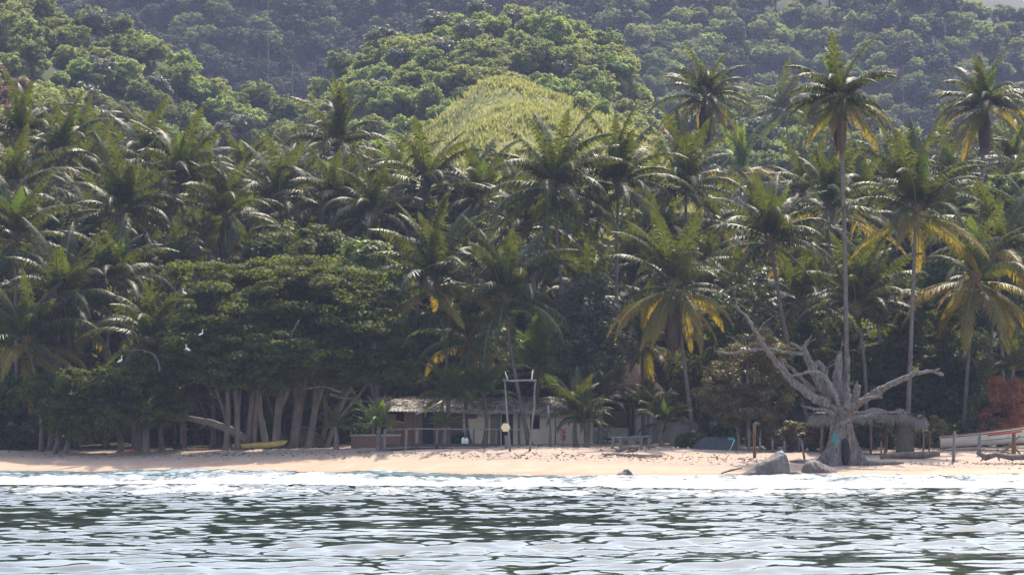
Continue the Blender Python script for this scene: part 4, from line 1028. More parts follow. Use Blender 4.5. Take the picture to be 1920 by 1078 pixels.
BR = [([(1575, 775), (1561, 761), (1529, 748), (1491, 720), (1466, 691), (1444, 666), (1419, 625), (1400, 594), (1384, 581), (1376, 553)], [17, 15, 13, 10.5, 8.5, 7, 5.5, 4, 2.6, 1.2], -.6),
 ([(1444, 664), (1435, 654), (1403, 657), (1368, 663), (1340, 658)], [5, 4, 3.4, 2.8, 1.5], -.6),
 ([(1440, 652), (1470, 660), (1505, 664)], [3.6, 4.2, 5], -.4),
 ([(1572, 775), (1561, 742), (1542, 729), (1523, 691), (1512, 666), (1506, 655), (1513, 643), (1521, 629)], [17, 15, 14, 11, 10, 8, 5, 1.6], .2),
 ([(1507, 657), (1495, 650), (1483, 642)], [5.5, 4.5, 3.6], .2),
 ([(1572, 760), (1567, 742), (1548, 707), (1535, 698), (1517, 698), (1476, 706)], [7, 6, 5.5, 5, 4.4, 2.5], -1.0),
 ([(1530, 735), (1510, 717), (1485, 691), (1463, 679)], [8, 6, 5, 3.5], .5),
 ([(1578, 775), (1573, 742), (1569, 710), (1574, 664)], [17, 15, 12.5, 9.5], .5),
 ([(1580, 760), (1584, 728), (1590, 674)], [14, 11, 6.5], .9),
 ([(1572, 745), (1558, 722), (1550, 703), (1552, 690)], [8, 5, 3, 1], -.5),
 ([(1585, 775), (1608, 757), (1636, 739), (1671, 720), (1693, 710), (1718, 699), (1750, 696), (1770, 704)], [14, 11.5, 9.5, 8.5, 7.5, 6, 5, 2.5], .2),
 ([(1750, 697), (1762, 692)], [4, 2], .2),
 ([(1585, 768), (1602, 757), (1624, 748), (1652, 742)], [10, 8.5, 6.5, 4], -.5),
 ([(1575, 797), (1590, 787), (1614, 781), (1649, 773)], [8, 6, 4.6, 2.6], -1.0),
 ([(1586, 765), (1589, 742), (1588, 728)], [12, 10, 8.5], -.6),
 ([(1592, 765), (1603, 742), (1608, 722)], [13, 11, 9.5], -.2),
 ([(1565, 778), (1545, 767), (1520, 766), (1500, 758)], [8, 5.5, 4, 2], -.9),
 ([(1523, 695), (1532, 680), (1540, 684), (1548, 700)], [9, 8, 8, 6], .4),
 ([(1580, 800), (1568, 790), (1575, 772), (1600, 760)], [10, 14, 15, 10], -.3),
 ([(1419, 625), (1432, 606), (1450, 592)], [2.2, 1.3, .7], -.2), ([(1384, 581), (1366, 560), (1362, 545)], [1.4, .8, .5], -.2), ([(1395, 650), (1375, 635), (1360, 628)], [1.4, 1, .6], -.5)]
PXM = F_PX / 177
for pts, rr, dy in BR:
    P = [at(x, y, 177 + dy) - DT for x, y in pts]; Q = []; q = []
    for i in range(len(P) - 1):
        for j in range(3):
            f = j / 3; Q.append(P[i].lerp(P[i + 1], f) + Vector((rnd.uniform(-.035, .035), rnd.uniform(-.06, .06), rnd.uniform(-.035, .035))) * (1 if (i or j) else 0)); q.append((rr[i] * (1 - f) + rr[i + 1] * f) / PXM * .69)
    Q.append(P[-1]); q.append(rr[-1] / PXM * .6)
    if max(rr) > 8:
        dm.tube(Q, q, 12, wob=.22)
        for e in range(3):      # splintered end
            if rr[-1] > 3: dm.tube([Q[-1] + Vector((rnd.uniform(-.1, .1), rnd.uniform(-.1, .1), -.15)), Q[-1] + Vector((rnd.uniform(-.22, .22), rnd.uniform(-.15, .15), rnd.uniform(.15, .42)))], [.10, .015], 6)
    else: MB().tube(Q, q, 10, wob=.22).build('limb', M['wood_dead'], dead)
tk = dm.build('trunk', paint_dead(), dead)
rm = tk.modifiers.new('fuse', 'REMESH'); rm.mode = 'VOXEL'; rm.voxel_size = .04; rm.use_smooth_shade = True
tx = bpy.data.textures.new('gnarl', 'CLOUDS'); tx.noise_scale = .28; tx.noise_depth = 3
dp = tk.modifiers.new('gnarl', 'DISPLACE'); dp.texture = tx; dp.strength = .16; dp.mid_level = .5; dp.texture_coords = 'LOCAL'
for i in range(26):
    pts, rr, dy = rnd.choice([b for b in BR[:13] if len(b[0]) > 3]); j = rnd.randrange(len(pts) // 2, len(pts)); p = at(pts[j][0], pts[j][1], 177 + dy) - DT
    a = rnd.uniform(.2, 2.9); L = rnd.uniform(.35, 1.1); q = p + Vector((math.cos(a) * L * .5, rnd.uniform(-.3, .3), math.sin(a) * L * .5)); a += rnd.uniform(-.7, .7)
    r_ = q + Vector((math.cos(a) * L * .5, rnd.uniform(-.3, .3), math.sin(a) * L * .5)); MB().tube([p, q, r_], [.035, .022, .008], 5, wob=.3).build('twig', M['wood_dead'], dead)
for pts, rr in (([(1590, 850), (1625, 855), (1665, 850), (1700, 855)], [.35, .22, .14, .05]), ([(1560, 858), (1530, 862), (1500, 858), (1485, 866)], [.3, .2, .14, .05]), ([(1600, 862), (1650, 868), (1690, 864)], [.25, .16, .05])):
    P = [Vector((xat(x, 176.6), 176.6 + .5 * i, gz(xat(x, 176.6), 176.6 + .5 * i) + .06)) - DT for i, (x, y) in enumerate(pts)]
    MB().tube(P, rr, 8, wob=.2).build('root', M['wood_dead'], dead)
MB().ball((.17, -.42, .95), (.27, .30, .85), 12, 8).build('hollow_shade', M['dark'], dead)  # black ball added to paint deep shade into the trunk recess
me, C = crown_mesh('sprout', M['leaf_mid'], [(0, 0, 0, .22, .2, .2)], 8, 160, .14, .09, .8, 5)
link('sprout', me, dead, at(1566, 752, 176.1) - DT)

# ------------------------------------------------------------------ thatched long house
def X2(px, Y): return xat(px, Y)
HY = 200.0
hb = Vector((xat(900, HY), HY, 1.5))
house = empty('beach_house', hb, 'long low cream and reed-walled house with a litter-covered corrugated roof', 'house')
def hz_(row, Y=HY): return at(960, row, Y).z - hb.z
def hx(px, Y=HY): return xat(px, Y) - hb.x
zt = hz_(768); zb = -.5
def wallbox(name, p0, p1, r0, r1, mat, y0=0.0, th=.14, parent=None):
    return MB().box(hx(p0), hx(p1), y0, y0 + th, hz_(r1) if r1 < 840 else zb, hz_(r0)).build(name, M[mat], parent or house)
wallbox('plaster_wall', 866, 919, 768, 845, 'plaster')
wallbox('plaster_wall', 962, 994, 768, 845, 'plaster'); wallbox('plaster_wall', 1012, 1112, 768, 845, 'plaster')
wallbox('plaster_wall', 994, 1012, 768, 777.5, 'plaster'); wallbox('plaster_wall', 994, 1012, 803.5, 845, 'plaster')
wallbox('plaster_wall', 919, 962, 768, 776, 'plaster'); wallbox('plaster_wall', 938.5, 940.5, 776, 845, 'plaster')
wallbox('tan_door', 919.3, 938.2, 776.3, 845, 'door_tan', .05, .06)
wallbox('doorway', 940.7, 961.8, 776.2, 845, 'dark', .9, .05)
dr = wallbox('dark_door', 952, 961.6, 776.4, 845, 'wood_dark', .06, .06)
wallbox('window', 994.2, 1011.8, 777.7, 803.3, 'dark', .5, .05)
wallbox('window_sill', 993, 1013, 803, 805, 'concrete', -.05, .1)
gw = wallbox('window_grille', 872, 893.5, 776.5, 784, 'grille', -.03, .03)
mb = MB()
for i in range(5): mb.box(hx(872 + 5.3 * i), hx(873 + 5.3 * i), -.05, -.031, hz_(784), hz_(776.5))
for r in (776.5, 780, 784): mb.box(hx(872), hx(893.5), -.055, -.051, hz_(r) - .02, hz_(r) + .02)
mb.build('grille_bars', M['brick'], gw)
mb = MB().box(hx(1012), hx(1110), -.02, -.003, hz_(783), hz_(781.6)); mb.build('wall_band', M['wood_brown'], house)
wallbox('reed_wall', 780, 792, 770, 845, 'bamboo_wall', .1, .08)
wallbox('reed_wall', 757, 780, 770, 845, 'bamboo_wall', .35, .08)
wallbox('reed_wall', 724, 742, 776, 845, 'bamboo_wall', .4, .08)
wallbox('reed_wall', 742, 757, 790, 845, 'bamboo_wall', .6, .08)
wallbox('blue_curtain', 792.4, 812, 776, 845, 'navy', .2, .04)
wallbox('reed_wall', 812.4, 865.6, 770, 845, 'blind', .1, .08)
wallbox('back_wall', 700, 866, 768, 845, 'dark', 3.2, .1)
MB().box(hx(700), hx(1112), 3.6, 3.7, zb, zt).build('rear_wall', M['plaster_grey'], house)
MB().box(hx(690), hx(1114), -.9, 3.7, zb, hz_(840)).build('floor_slab', M['concrete'], house)
for px, w in ((700, .1), (725, .12), (780, .12), (866, .12), (934, .13), (937.5, .07), (972, .11), (975, .08), (1040, .1), (1096, .12)):
    mb = MB().tube([(hx(px), -.7, zb), (hx(px) + rnd.uniform(-.05, .05), -.7, zt * .5), (hx(px), -.7, hz_(771, 199.3))], w * .55, 7, wob=.1); mb.build('post', M['wood_grey'], house)
mb = MB(); grid = []; NX = 180
for j in range(7):
    v = j / 6; row = []
    for i in range(NX):
        u = i / (NX - 1); x = hx(698) + (hx(1114) - hx(698)) * u
        sag = .10 * math.sin(u * 9) + .05 * math.sin(u * 23)
        row.append((x, -1.3 + 4.6 * v, hz_(772, 198.8) + (hz_(749.5, 203.3) - hz_(772, 198.8)) * v + .035 * math.sin(i * 2.1) + sag * .6 - .12 * (abs(v - .5) < .4)))
    grid.append(row)
mb.sheet(grid, False); rf = mb.build('roof', M['plaster_grey'], house); 
sm = rf.modifiers.new('thick', 'SOLIDIFY'); sm.thickness = .05
mb = MB()
for i in range(3600):
    u = rnd.random(); v = rnd.random() ** .9; x = hx(698) + (hx(1114) - hx(698)) * u
    if rnd.random() > .55 + .45 * math.sin(u * 40) * math.sin(u * 13 + 1): continue
    z = hz_(772, 198.8) + (hz_(749.5, 203.3) - hz_(772, 198.8)) * v + .06 + .10 * math.sin(u * 9) * .6 + rnd.random() * .1
    L = rnd.uniform(.15, .6); a = rnd.gauss(1.57, .7); w = rnd.uniform(.015, .04); d = Vector((math.cos(a) * L, math.sin(a) * L, math.sin(a) * L * .2 + rnd.uniform(-.05, .08))); p = Vector((x, -1.3 + 4.6 * v, z)); s_ = Vector((w, 0, .01)) if abs(d.y) > abs(d.x) else Vector((0, w, w))
    mb.add([p - s_, p + s_, p + d + s_ * .4, p + d - s_ * .4], [(0, 1, 2, 3)])
mb.build('leaf_litter', M['thatch'], rf)
mb = MB()
for i in range(90):
    u = i / 90 + rnd.uniform(-.003, .003); x = hx(825) + (hx(1012) - hx(825)) * u
    mb.beam((x, 3.2, hz_(750, 203.3)), (x + rnd.uniform(-.05, .05), 3.0, hz_(750, 203.3) + rnd.uniform(.05, .22)), .05, .03)
mb.build('ridge_stubs', M['concrete'], rf)
for a, b in (((780, 776), (829, 751)),):
    pole_r = MB().tube([at(a[0], a[1], 198.2) - at(a[0], a[1], 198.2), (at(805, 766, 198.9) - at(a[0], a[1], 198.2)) + Vector((0, 0, -.05)), at(b[0], b[1], 201.4) - at(a[0], a[1], 198.2)], [.06, .07, .06], 7, wob=.1)
    o = pole_r.build('roof_pole', M['plaster_white'], None, at(a[0], a[1], 198.2)); tag(o, 'pale crooked pole lying slantwise on the house roof', 'pole')

# ------------------------------------------------------------------ palapa hut
PY = 206.0
pb = Vector((xat(1183, PY), PY, 1.6))
hut = empty('palapa_hut', pb, 'hut with a tall conical brown thatch roof behind the palms', 'hut')
def px_(px, Y=PY): return xat(px, Y) - pb.x
def pz(row, Y=PY): return at(960, row, Y).z - pb.z
mb = MB(); n = 40; za = pz(672); ze = pz(748); RR = 3.1
grid = [[((.12 + (RR - .12) * v) * math.cos(6.2832 * k / n), (.12 + (RR - .12) * v) * math.sin(6.2832 * k / n), za + (ze - za) * (v ** .92)) for k in range(n + 1)] for v in [i / 8 for i in range(9)]]
mb.sheet(grid, False)
for i in range(3600):
    a = rnd.uniform(0, 6.2832); v = rnd.random() ** .6; L = rnd.uniform(.3, .8); r = RR * v; v2 = v + L / 4
    p = Vector((r * math.cos(a), r * math.sin(a), za + (ze - za) * v ** .92 + .07)); q = Vector((RR * v2 * math.cos(a + rnd.gauss(0, .03)), RR * v2 * math.sin(a), za + (ze - za) * v2 ** .92 + rnd.uniform(-.08, .12)))
    t_ = Vector((-math.sin(a), math.cos(a), 0)) * .03; mb.add([p - t_, p + t_, q + t_ * .4, q - t_ * .4], [(0, 1, 2, 3)])
mb.build('thatch_roof', M['thatch_dark'], hut)
mb = MB()
for i in range(900):
    x = px_(rnd.uniform(1090, 1262)); y = rnd.uniform(-3.6, -2.4); p = Vector((x, y, pz(742) + (y + 3.6) * .25 + rnd.uniform(-.05, .1))); q = p + Vector((rnd.gauss(0, .15), -rnd.uniform(.2, .6), -rnd.uniform(.05, .45)))
    mb.add([p - Vector((.03, 0, 0)), p + Vector((.03, 0, 0)), q + Vector((.01, 0, 0)), q - Vector((.01, 0, 0))], [(0, 1, 2, 3)])
mb.build('eave_fringe', M['thatch'], hut)
MB().box(px_(1092), px_(1262), -3.5, -2.3, pz(744), pz(742)).build('eave_board', M['thatch_dark'], hut)
def hw(name, p0, p1, r0, r1, mat, y0, th=.12): return MB().box(px_(p0, PY + y0), px_(p1, PY + y0), y0, y0 + th, max(-.5, pz(r1, PY + y0)), pz(r0, PY + y0)).build(name, M[mat], hut)
hw('low_wall', 1106, 1178, 801, 850, 'plaster_white', -3.0); hw('slat_blind', 1108, 1177, 770, 798.5, 'blind', -2.9, .05); hw('counter', 1104, 1180, 798.8, 800.8, 'wood_brown', -3.2, .4)
hw('side_wall', 1190, 1222, 765, 850, 'plaster_white', -2.8); hw('side_wall', 1222, 1262, 782, 850, 'plaster_grey', -2.6)
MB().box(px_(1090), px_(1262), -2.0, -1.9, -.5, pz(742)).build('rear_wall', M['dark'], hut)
for p in (1106, 1181, 1188, 1262): MB().tube([(px_(p, PY - 3.3), -3.3, -.6), (px_(p, PY - 3.3) + .04, -3.3, pz(770)), (px_(p, PY - 3.3), -3.3, pz(743))], .11, 7, wob=.1).build('post', M['wood_brown'], hut)
gw2 = MB().box(0, xat(1352, 198) - xat(1256, 198), 0, .25, -.4, at(0, 790, 198).z - 1.6)
for i in range(7): gw2.box(.6 + i * .5, .68 + i * .5, -.05, -.002, .1 * (i % 3), 1.0 + .2 * (i % 2))
o = gw2.build('garden_wall', M['plaster_grey'], None, (xat(1256, 198), 198, 1.6)); tag(o, 'low stained grey wall right of the palapa hut', 'wall')

# chair and hammocks
cb = Vector((xat(1133, 200.6), 200.6, 1.62)); ch = empty('chair', cb, 'dark ladder-back wooden chair against the white hut wall', 'chair')
MB().box(-.22, .22, -.2, .2, .43, .47).build('seat', M['wood_dark'], ch)
for sx in (-.2, .2):
    MB().box(sx - .025, sx + .025, -.2, -.15, -.02, .43).build('leg', M['wood_dark'], ch)
    MB().box(sx - .025, sx + .025, .15, .2, -.02, 1.02).build('leg', M['wood_dark'], ch)
bk = MB()
for z in (.6, .75, .92): bk.box(-.174, .174, .165, .19, z, z + .06)
bk.build('backrest', M['wood_dark'], ch)
def hammock(name, a, b, sag, w, label):
    mid = (a + b) / 2; o = empty(name, mid, label, 'hammock'); grid = []
    for i in range(21):
        t = i / 20; c = a.lerp(b, t) - mid; c.z -= sag * 4 * t * (1 - t); ww = w * math.sin(math.pi * min(1, max(0, (t - .12) / .76))) ** .6 if .12 < t < .88 else .02
        grid.append([(c.x, c.y + ww * k, c.z + .35 * abs(k) * ww) for k in (-.5, -.25, 0, .25, .5)])
    MB().sheet(grid, True).build('bed', M['cloth_dark'], o)
    for e, f in ((0, 3), (20, 17)):
        MB().tube([Vector(grid[e][2]), Vector(grid[f][2])], .02, 5).build('rope', M['rope'], o)
hammock('hammock', at(1108, 797, 199.6), at(1166, 806, 199.6), .85, .9, 'dark blue hammock slung in front of the palapa hut')
hammock('hammock', at(1598, 798, 185), at(1655, 826, 185), .45, .7, 'dark hammock slung under the thatched sunshade')

# ------------------------------------------------------------------ jetty, swing frame and rails
JY = 188.0; jb = Vector((xat(820, JY), JY, 1.2)); jet = empty('wooden_jetty', jb, 'weathered grey wooden walkway with railings in front of the reed-walled room', 'jetty')
def jx(px, Y=JY): return xat(px, Y) - jb.x
def jz(row, Y=JY): return at(960, row, Y).z - jb.z
def jpost(px, r0, r1, y=0, w=.15): MB().beam((jx(px, JY + y), y, jz(r1, JY + y)), (jx(px + .5, JY + y), y, jz(r0, JY + y)), w, w).build('post', M['wood_grey'], jet)
for a in ((721, 806, 862, 0, .17), (761, 804, 861, 0, .17), (781, 804, 858, .3, .2), (819, 804, 848, .8, .17), (834, 804, 838, 1.2, .13), (872, 803, 836, 1.4, .13), (888, 803, 836, 1.4, .13), (707, 806, 846, 2.2, .14), (930, 805, 838, 1.6, .14)): jpost(*a)
MB().beam((jx(720), -.02, jz(805.5)), (jx(782), .1, jz(803.5)), .09, .07).build('rail', M['wood_grey'], jet)
MB().beam((jx(782), .15, jz(803.5)), (jx(976, JY + 1.8), 1.7, jz(805, JY + 1.8)), .09, .07).build('rail', M['wood_grey'], jet)
mb = MB()
x = jx(722)
while x < jx(928): mb.box(x, x + .13, .1, 2.1, jz(833.5) - .03 + rnd.uniform(-.01, .01) + (x - jx(722)) * .006, jz(833.5) + .03 + (x - jx(722)) * .006); x += .15
mb.build('deck', M['wood_dark'], jet)
MB().beam((jx(721), .06, jz(836)), (jx(928), .06, jz(834)), .1, .17).build('deck_beam', M['wood_dark'], jet)
def jug(px, row, Y, s, lab):
    b = at(px, row, Y); o = empty('water_jug', b, lab, 'jug')
    MB().tube([(0, 0, 0), (0, 0, .05), (0, 0, .34), (0, 0, .42), (0, 0, .46)], [.12, .14, .14, .09, .05], 12).build('body', M['white_plastic'], o, (0, 0, 0)); MB().tube([(0, 0, .46), (0, 0, .50)], .055, 10).build('cap', M['boat_blue'], o); o.scale = (s,) * 3
jug(868.5, 832, 189.2, .9, 'white plastic jug on the jetty, the left of two'); jug(875, 832, 189.2, .85, 'white plastic jug on the jetty, the right of two')
sb = at(970, 860, 184); sb.z = gz(sb.x, 184); sw = empty('swing_frame', sb, 'tall crooked frame of two grey poles and a crossbeam on the sand', 'wooden frame')
def sp(px, row, Y=184): return at(px, row, Y) - sb
def zg(px, Y): return Vector((xat(px, Y), Y, gz(xat(px, Y), Y) - .2)) - sb
for pts in ([(946, 711), (948, 735), (950, 770), (953, 800), (955, 830)], [(1004, 711), (1002, 735), (1002, 760), (998, 790), (995, 825)]):
    g0 = zg(957 if pts[0][0] < 960 else 993, 184)
    MB().tube([sp(*p) for p in pts] + [g0], [.05, .055, .06, .07, .075, .08], 8, wob=.2).build('pole', M['wood_grey'], sw)
MB().tube([sp(943, 713), sp(960, 714), sp(985, 713), sp(1006, 714)], .06, 8, wob=.2).build('crossbeam', M['wood_grey'], sw)
MB().tube([sp(952, 711), sp(947, 697)], [.035, .025], 6).build('stick', M['plaster_white'], sw); MB().tube([sp(997, 712), sp(999, 694)], [.05, .04], 6).build('stick', M['plaster_white'], sw)
fb = at(948, 801, 183.75); fl = empty('plastic_float', fb, 'cream plastic float hanging on the left pole of the swing frame', 'float')
MB().tube([(0, -.16, 0), (0, -.12, 0), (0, .12, 0), (0, .16, 0)], [.22, .30, .30, .2], 6, smooth=False).build('body', M['cream_plastic'], fl)
MB().tube([(0, .02, .28), (.03, .05, .75)], .015, 5).build('cord', M['rope'], fl)
bd = Vector((xat(951.5, 187), 187, gz(xat(951.5, 187), 187) - .1)); o = MB().beam((0, 0, 0), (-.05, 0, .95), .3, .08).build('grey_board', M['wood_grey'], None, bd); tag(o, 'upright grey board in the sand behind the float', 'board')
p0 = Vector((xat(1031, 189), 189, gz(xat(1031, 189), 189) - .2)); o = MB().tube([(0, 0, 0), (.02, 0, 1.2), (-.15, 0, at(0, 760, 189).z - p0.z)], [.1, .09, .06], 7, wob=.15).build('leaning_pole', M['wood_grey'], None, p0); tag(o, 'thin grey pole stuck in the sand right of the swing frame', 'pole')
rb = Vector((xat(1182, 187), 187, gz(xat(1182, 187), 187))); rl = empty('pole_rail', rb, 'low rail of pale rough poles in front of the hut', 'rail')
for p, q in ((1147, 1150), (1163, 1163), (1202, 1203), (1217, 1217)):
    MB().tube([Vector((xat(p, 187), 187, gz(xat(p, 187), 187) - .2)) - rb, at(q, 820, 187) - rb], [.085, .075], 7, wob=.15).build('post', M['wood_grey'], rl)
MB().tube([at(1145, 820, 187) - rb, at(1180, 820.5, 187) - rb, at(1220, 817.5, 187) - rb], .06, 7, wob=.2).build('rail', M['wood_grey'], rl)
stp = Vector((xat(1184, 190), 190, gz(xat(1184, 190), 190) - .1)); o = MB().tube([(0, 0, 0), (.05, 0, .3), (.1, 0, .7), (.3, 0, .85)], [.4, .3, .28, .12], 10, wob=.3).build('tree_stump', M['wood_dead'], None, stp); tag(o, 'broken grey stump behind the low pole rail', 'stump')
# brick planter
pbb = Vector((xat(704, 193), 193, gz(xat(704, 193), 193) - .1)); pl = empty('brick_planter', pbb, 'low dark red brick planter with a concrete cap', 'planter')
w2 = (xat(750, 193) - xat(658, 193)) / 2; zz = at(0, 814, 193).z - pbb.z
MB().box(-w2, w2, 0, 1.2, -.2, zz - .12).build('brick_body', M['brick'], pl); MB().box(-w2 - .05, w2 + .05, -.05, 1.25, zz - .117, zz).build('cap', M['concrete'], pl)

# ------------------------------------------------------------------ boats
def hull_grid(L, W, H, rake=.6, n=16, bow=1.0, sheer=.25, sharp=.5):
    g = []
    for i in range(n + 1):
        t = i / n; w = W / 2 * (math.sin(min(1, (1 - t) / sharp) * math.pi / 2) ** .8) if t > 1 - sharp else W / 2 * (.82 + .18 * t / (1 - sharp))
        k = sheer * t * t * H; keel = (max(0, t - .7) / .3) ** 2 * H * .6
        row = []
        for a in range(9):
            s_ = -1 + a / 4; y = w * (abs(s_) ** .55) * (1 if s_ > 0 else -1); z = keel + (H + k - keel) * abs(s_) ** 2.2
            row.append((t * L + rake * abs(s_) * (t ** 3), y, z))
        g.append(row)
    return g
by = 189.0; bb = Vector((xat(1764, by), by, gz(xat(1764, by), by) + .12))
boat = empty('fishing_boat', bb, 'long white wooden skiff with a red stripe hauled up behind the posts', 'boat')
g = hull_grid(7.6, 1.6, .72, .5, 18, sheer=.75)
MB().sheet(g, True).build('hull', M['boat_white'], boat)
boat.rotation_euler = (R(4), R(-3.5), R(-4))
tr = MB(); tr.add([Vector(p) + Vector((-.01, 0, 0)) for p in g[0]], [tuple(range(9))]); tr.build('transom', M['boat_white'], boat)
for sd_ in (0, 8):
    MB().tube([Vector(r[sd_]) for r in g], .045, 6).build('gunwale', M['wood_brown'], boat)
st = MB(); q = [r[1] for r in g]; q0 = [r[0] for r in g]
st.sheet([[Vector(q0[i]).lerp(Vector(q[i]), .18) + Vector((0, -.02, 0)) for i in range(7, 13)], [Vector(q0[i]).lerp(Vector(q[i]), .45) + Vector((0, -.025, 0)) for i in range(7, 13)]]); st.build('red_stripe', M['boat_red'], boat)
st = MB(); q = [r[2] for r in g]; q0 = [r[1] for r in g]
st.sheet([[Vector(q0[i]).lerp(Vector(q[i]), .1) + Vector((0, -.02, 0)) for i in range(6, 16)], [Vector(q0[i]).lerp(Vector(q[i]), .35) + Vector((0, -.025, 0)) for i in range(6, 16)]]); st.build('blue_stripe', M['boat_blue'], boat)
for t_ in (.3, .55): MB().box(7.6 * t_, 7.6 * t_ + .25, -.7, .7, .5, .54).build('thwart', M['wood_brown'], boat)
# small yellow canoe among the shade trees
cyv = 195.2; cb_ = Vector((xat(437, cyv), cyv, gz(xat(437, cyv), cyv) + .05)); can = empty('canoe', cb_, 'faded yellow canoe resting among the shade tree trunks', 'canoe')
g = hull_grid(3.4, .7, .34, .3, 14, sheer=.5, sharp=.6); MB().sheet(g, True).build('hull', M['boat_yellow'], can)
tr = MB(); tr.add([Vector(p) for p in g[0]], [tuple(range(9))]); tr.build('stern', M['boat_yellow'], can); can.rotation_euler = (0, R(-1.5), 0)
for sd_ in (0, 8): MB().tube([Vector(r[sd_]) for r in g], .025, 5).build('gunwale', M['wood_brown'], can)
# brown hull propped among the trunks
ph = Vector((xat(553, 197.6), 197.6, gz(xat(553, 197.6), 197.6))); prp = empty('propped_boat', ph, 'brown wooden boat hull tipped on its side behind the thick trunks', 'boat')
g = hull_grid(2.1, 1.5, .55, .3, 12, sheer=.2, sharp=.95); MB().sheet(g, True).build('hull', M['wood_brown'], prp); prp.rotation_euler = (R(74), R(14), R(3)); prp.location.z += .75
for sd_ in (0, 8): MB().tube([Vector(r[sd_]) for r in g], .035, 5).build('gunwale', M['bark_pale'], prp)
# upturned boat
ub = Vector((xat(1345, 188), 188, gz(xat(1345, 188), 188) - .05)); up = empty('upturned_boat', ub, 'upturned dark grey boat with a green mark beside the thorny tree', 'boat')
g = hull_grid(2.7, 1.3, .85, .2, 14, sheer=.1, sharp=.75); g = [[(1.25 - p[0], p[1], .86 - p[2]) for p in r] for r in g]
MB().sheet(g, True).build('hull', M['tarp'], up)
e = MB(); e.add([Vector(p) + Vector((.005, 0, 0)) for p in g[0]], [tuple(range(9))]); e.build('transom', M['tarp'], up)
gp = MB(); gp.sheet([[Vector(g[i][2]) + Vector((0, -.02, .0)) for i in range(1, 4)], [Vector(g[i][3]) + Vector((0, -.02, .02)) for i in range(1, 4)]]); gp.build('green_mark', M['green_paint'], up)
o = MB().beam((0, 0, 0), (.32, 0, .72), .2, .04).build('leaning_plank', M['boat_white'], None, (xat(1368, 186.8), 186.8, gz(xat(1368, 186.8), 186.8))); tag(o, 'cream plank leaning on the end of the upturned boat', 'plank')

# ------------------------------------------------------------------ thatched sunshade
SY = 185.5; sbp = Vector((xat(1630, SY), SY, gz(xat(1630, SY), SY))); sh_ = empty('thatched_sunshade', sbp, 'open shelter of drooping grey palm thatch on rough posts behind the dead tree', 'sunshade')
def ux(px, y=0): return xat(px, SY + y) - sbp.x
def uz(row, y=0): return at(960, row, SY + y).z - sbp.z
mb = MB()
for i in range(5200):
    u = rnd.random(); y = rnd.uniform(-1.4, 2.6); x = ux(1522) + (ux(1735) - ux(1522)) * u
    top = uz(768 + 9 * (u - .55) ** 2 * 4 + (6 if u > .8 else 0)) + .12 * math.sin(u * 25) - .05 * (y - .6) ** 2
    p = Vector((x, y, top + rnd.uniform(-.15, .06)))
    edge = y < -1.0 or u < .04 or u > .95
    L = rnd.uniform(.3, .7); q = p + Vector((rnd.gauss(.03, .16), rnd.uniform(-.5, .1), -L * (1.0 if edge or rnd.random() < .25 else .15)))
    w = Vector((.022, 0, 0)); mb.add([p - w, p + w, q + w * .4, q - w * .4], [(0, 1, 2, 3)])
mb.build('thatch_roof', M['thatch_pale'], sh_)
MB().box(ux(1524), ux(1732), -1.3, 2.5, uz(773) - .12, uz(773) - .06).build('roof_frame', M['wood_dark'], sh_)
for p, y, r, top in ((1540, -.9, .09, 775), (1632, -.9, .08, 775), (1660, 1.5, .1, 772), (1730, -.6, .06, 776), (1705, 2.0, .08, 776), (1560, 2.0, .08, 776)):
    MB().tube([(ux(p, y), y, -.2), (ux(p, y) + .05, y, .9), (ux(p, y), y, uz(top))], [r * 1.1, r, r * .9], 7, wob=.15).build('post', M['wood_brown'], sh_)
mb = MB()
for i in range(900):
    a = rnd.uniform(0, 6.28); z = rnd.uniform(.4, uz(778)); r = .28 + .12 * rnd.random() + .12 * (1 - z / 2.4); x = ux(1697, -.6)
    p = Vector((x + r * math.cos(a), -.6 + r * math.sin(a), z)); q = Vector((x + (r + .12) * math.cos(a), -.6 + (r + .12) * math.sin(a), max(.0, z - rnd.uniform(.4, .9)))); w = Vector((.025, 0, 0)); mb.add([p - w, p + w, q + w * .5, q - w * .5], [(0, 1, 2, 3)])
mb.tube([(ux(1697, -.6), -.6, -.2), (ux(1697, -.6), -.6, uz(776))], .25, 8)
mb.build('thatched_post', M['thatch'], sh_)

# ------------------------------------------------------------------ fence, posts, driftwood, rocks
fy = 186.0; fb_ = Vector((xat(1450, fy), fy, gz(xat(1450, fy), fy))); fe = empty('wire_fence', fb_, 'low fence of short grey posts and wire left of the dead tree', 'fence')
FPX = [(1404, 806), (1425, 821), (1448, 822), (1470, 826), (1498, 820), (1540, 822)]
for p, r in FPX:
    x = xat(p, fy); MB().tube([Vector((x, fy, gz(x, fy) - .2)) - fb_, at(p + rnd.uniform(-1, 2), r, fy) - fb_], [.09, .075], 7, wob=.2).build('post', M['wood_grey'], fe)
for r in (825, 832, 839):
    MB().tube([at(p, r + (0, 1)[i % 2], fy - .08) - fb_ for i, (p, _) in enumerate(FPX)], .012, 4).build('wire', M['rope'], fe)
def lone_post(p, q, r, Y, rad, mat, lab, name='post'):
    x = xat(p, Y); b = Vector((x, Y, gz(x, Y) - .25)); d = at(q, r, Y) - b
    o = MB().tube([(0, 0, 0), d * .5 + Vector((rnd.uniform(-.03, .03), 0, 0)), d], [rad * 1.1, rad, rad * .9], 8, wob=.2).build(name, M[mat], None, b); tag(o, lab, 'post'); return o
lone_post(1415, 1414, 794, 180.5, .10, 'wood_brown', 'rough brown post standing left of the large boulder'); lone_post(1510, 1503, 824, 180, .07, 'wood_grey', 'crooked grey stake at the foot of the dead tree')
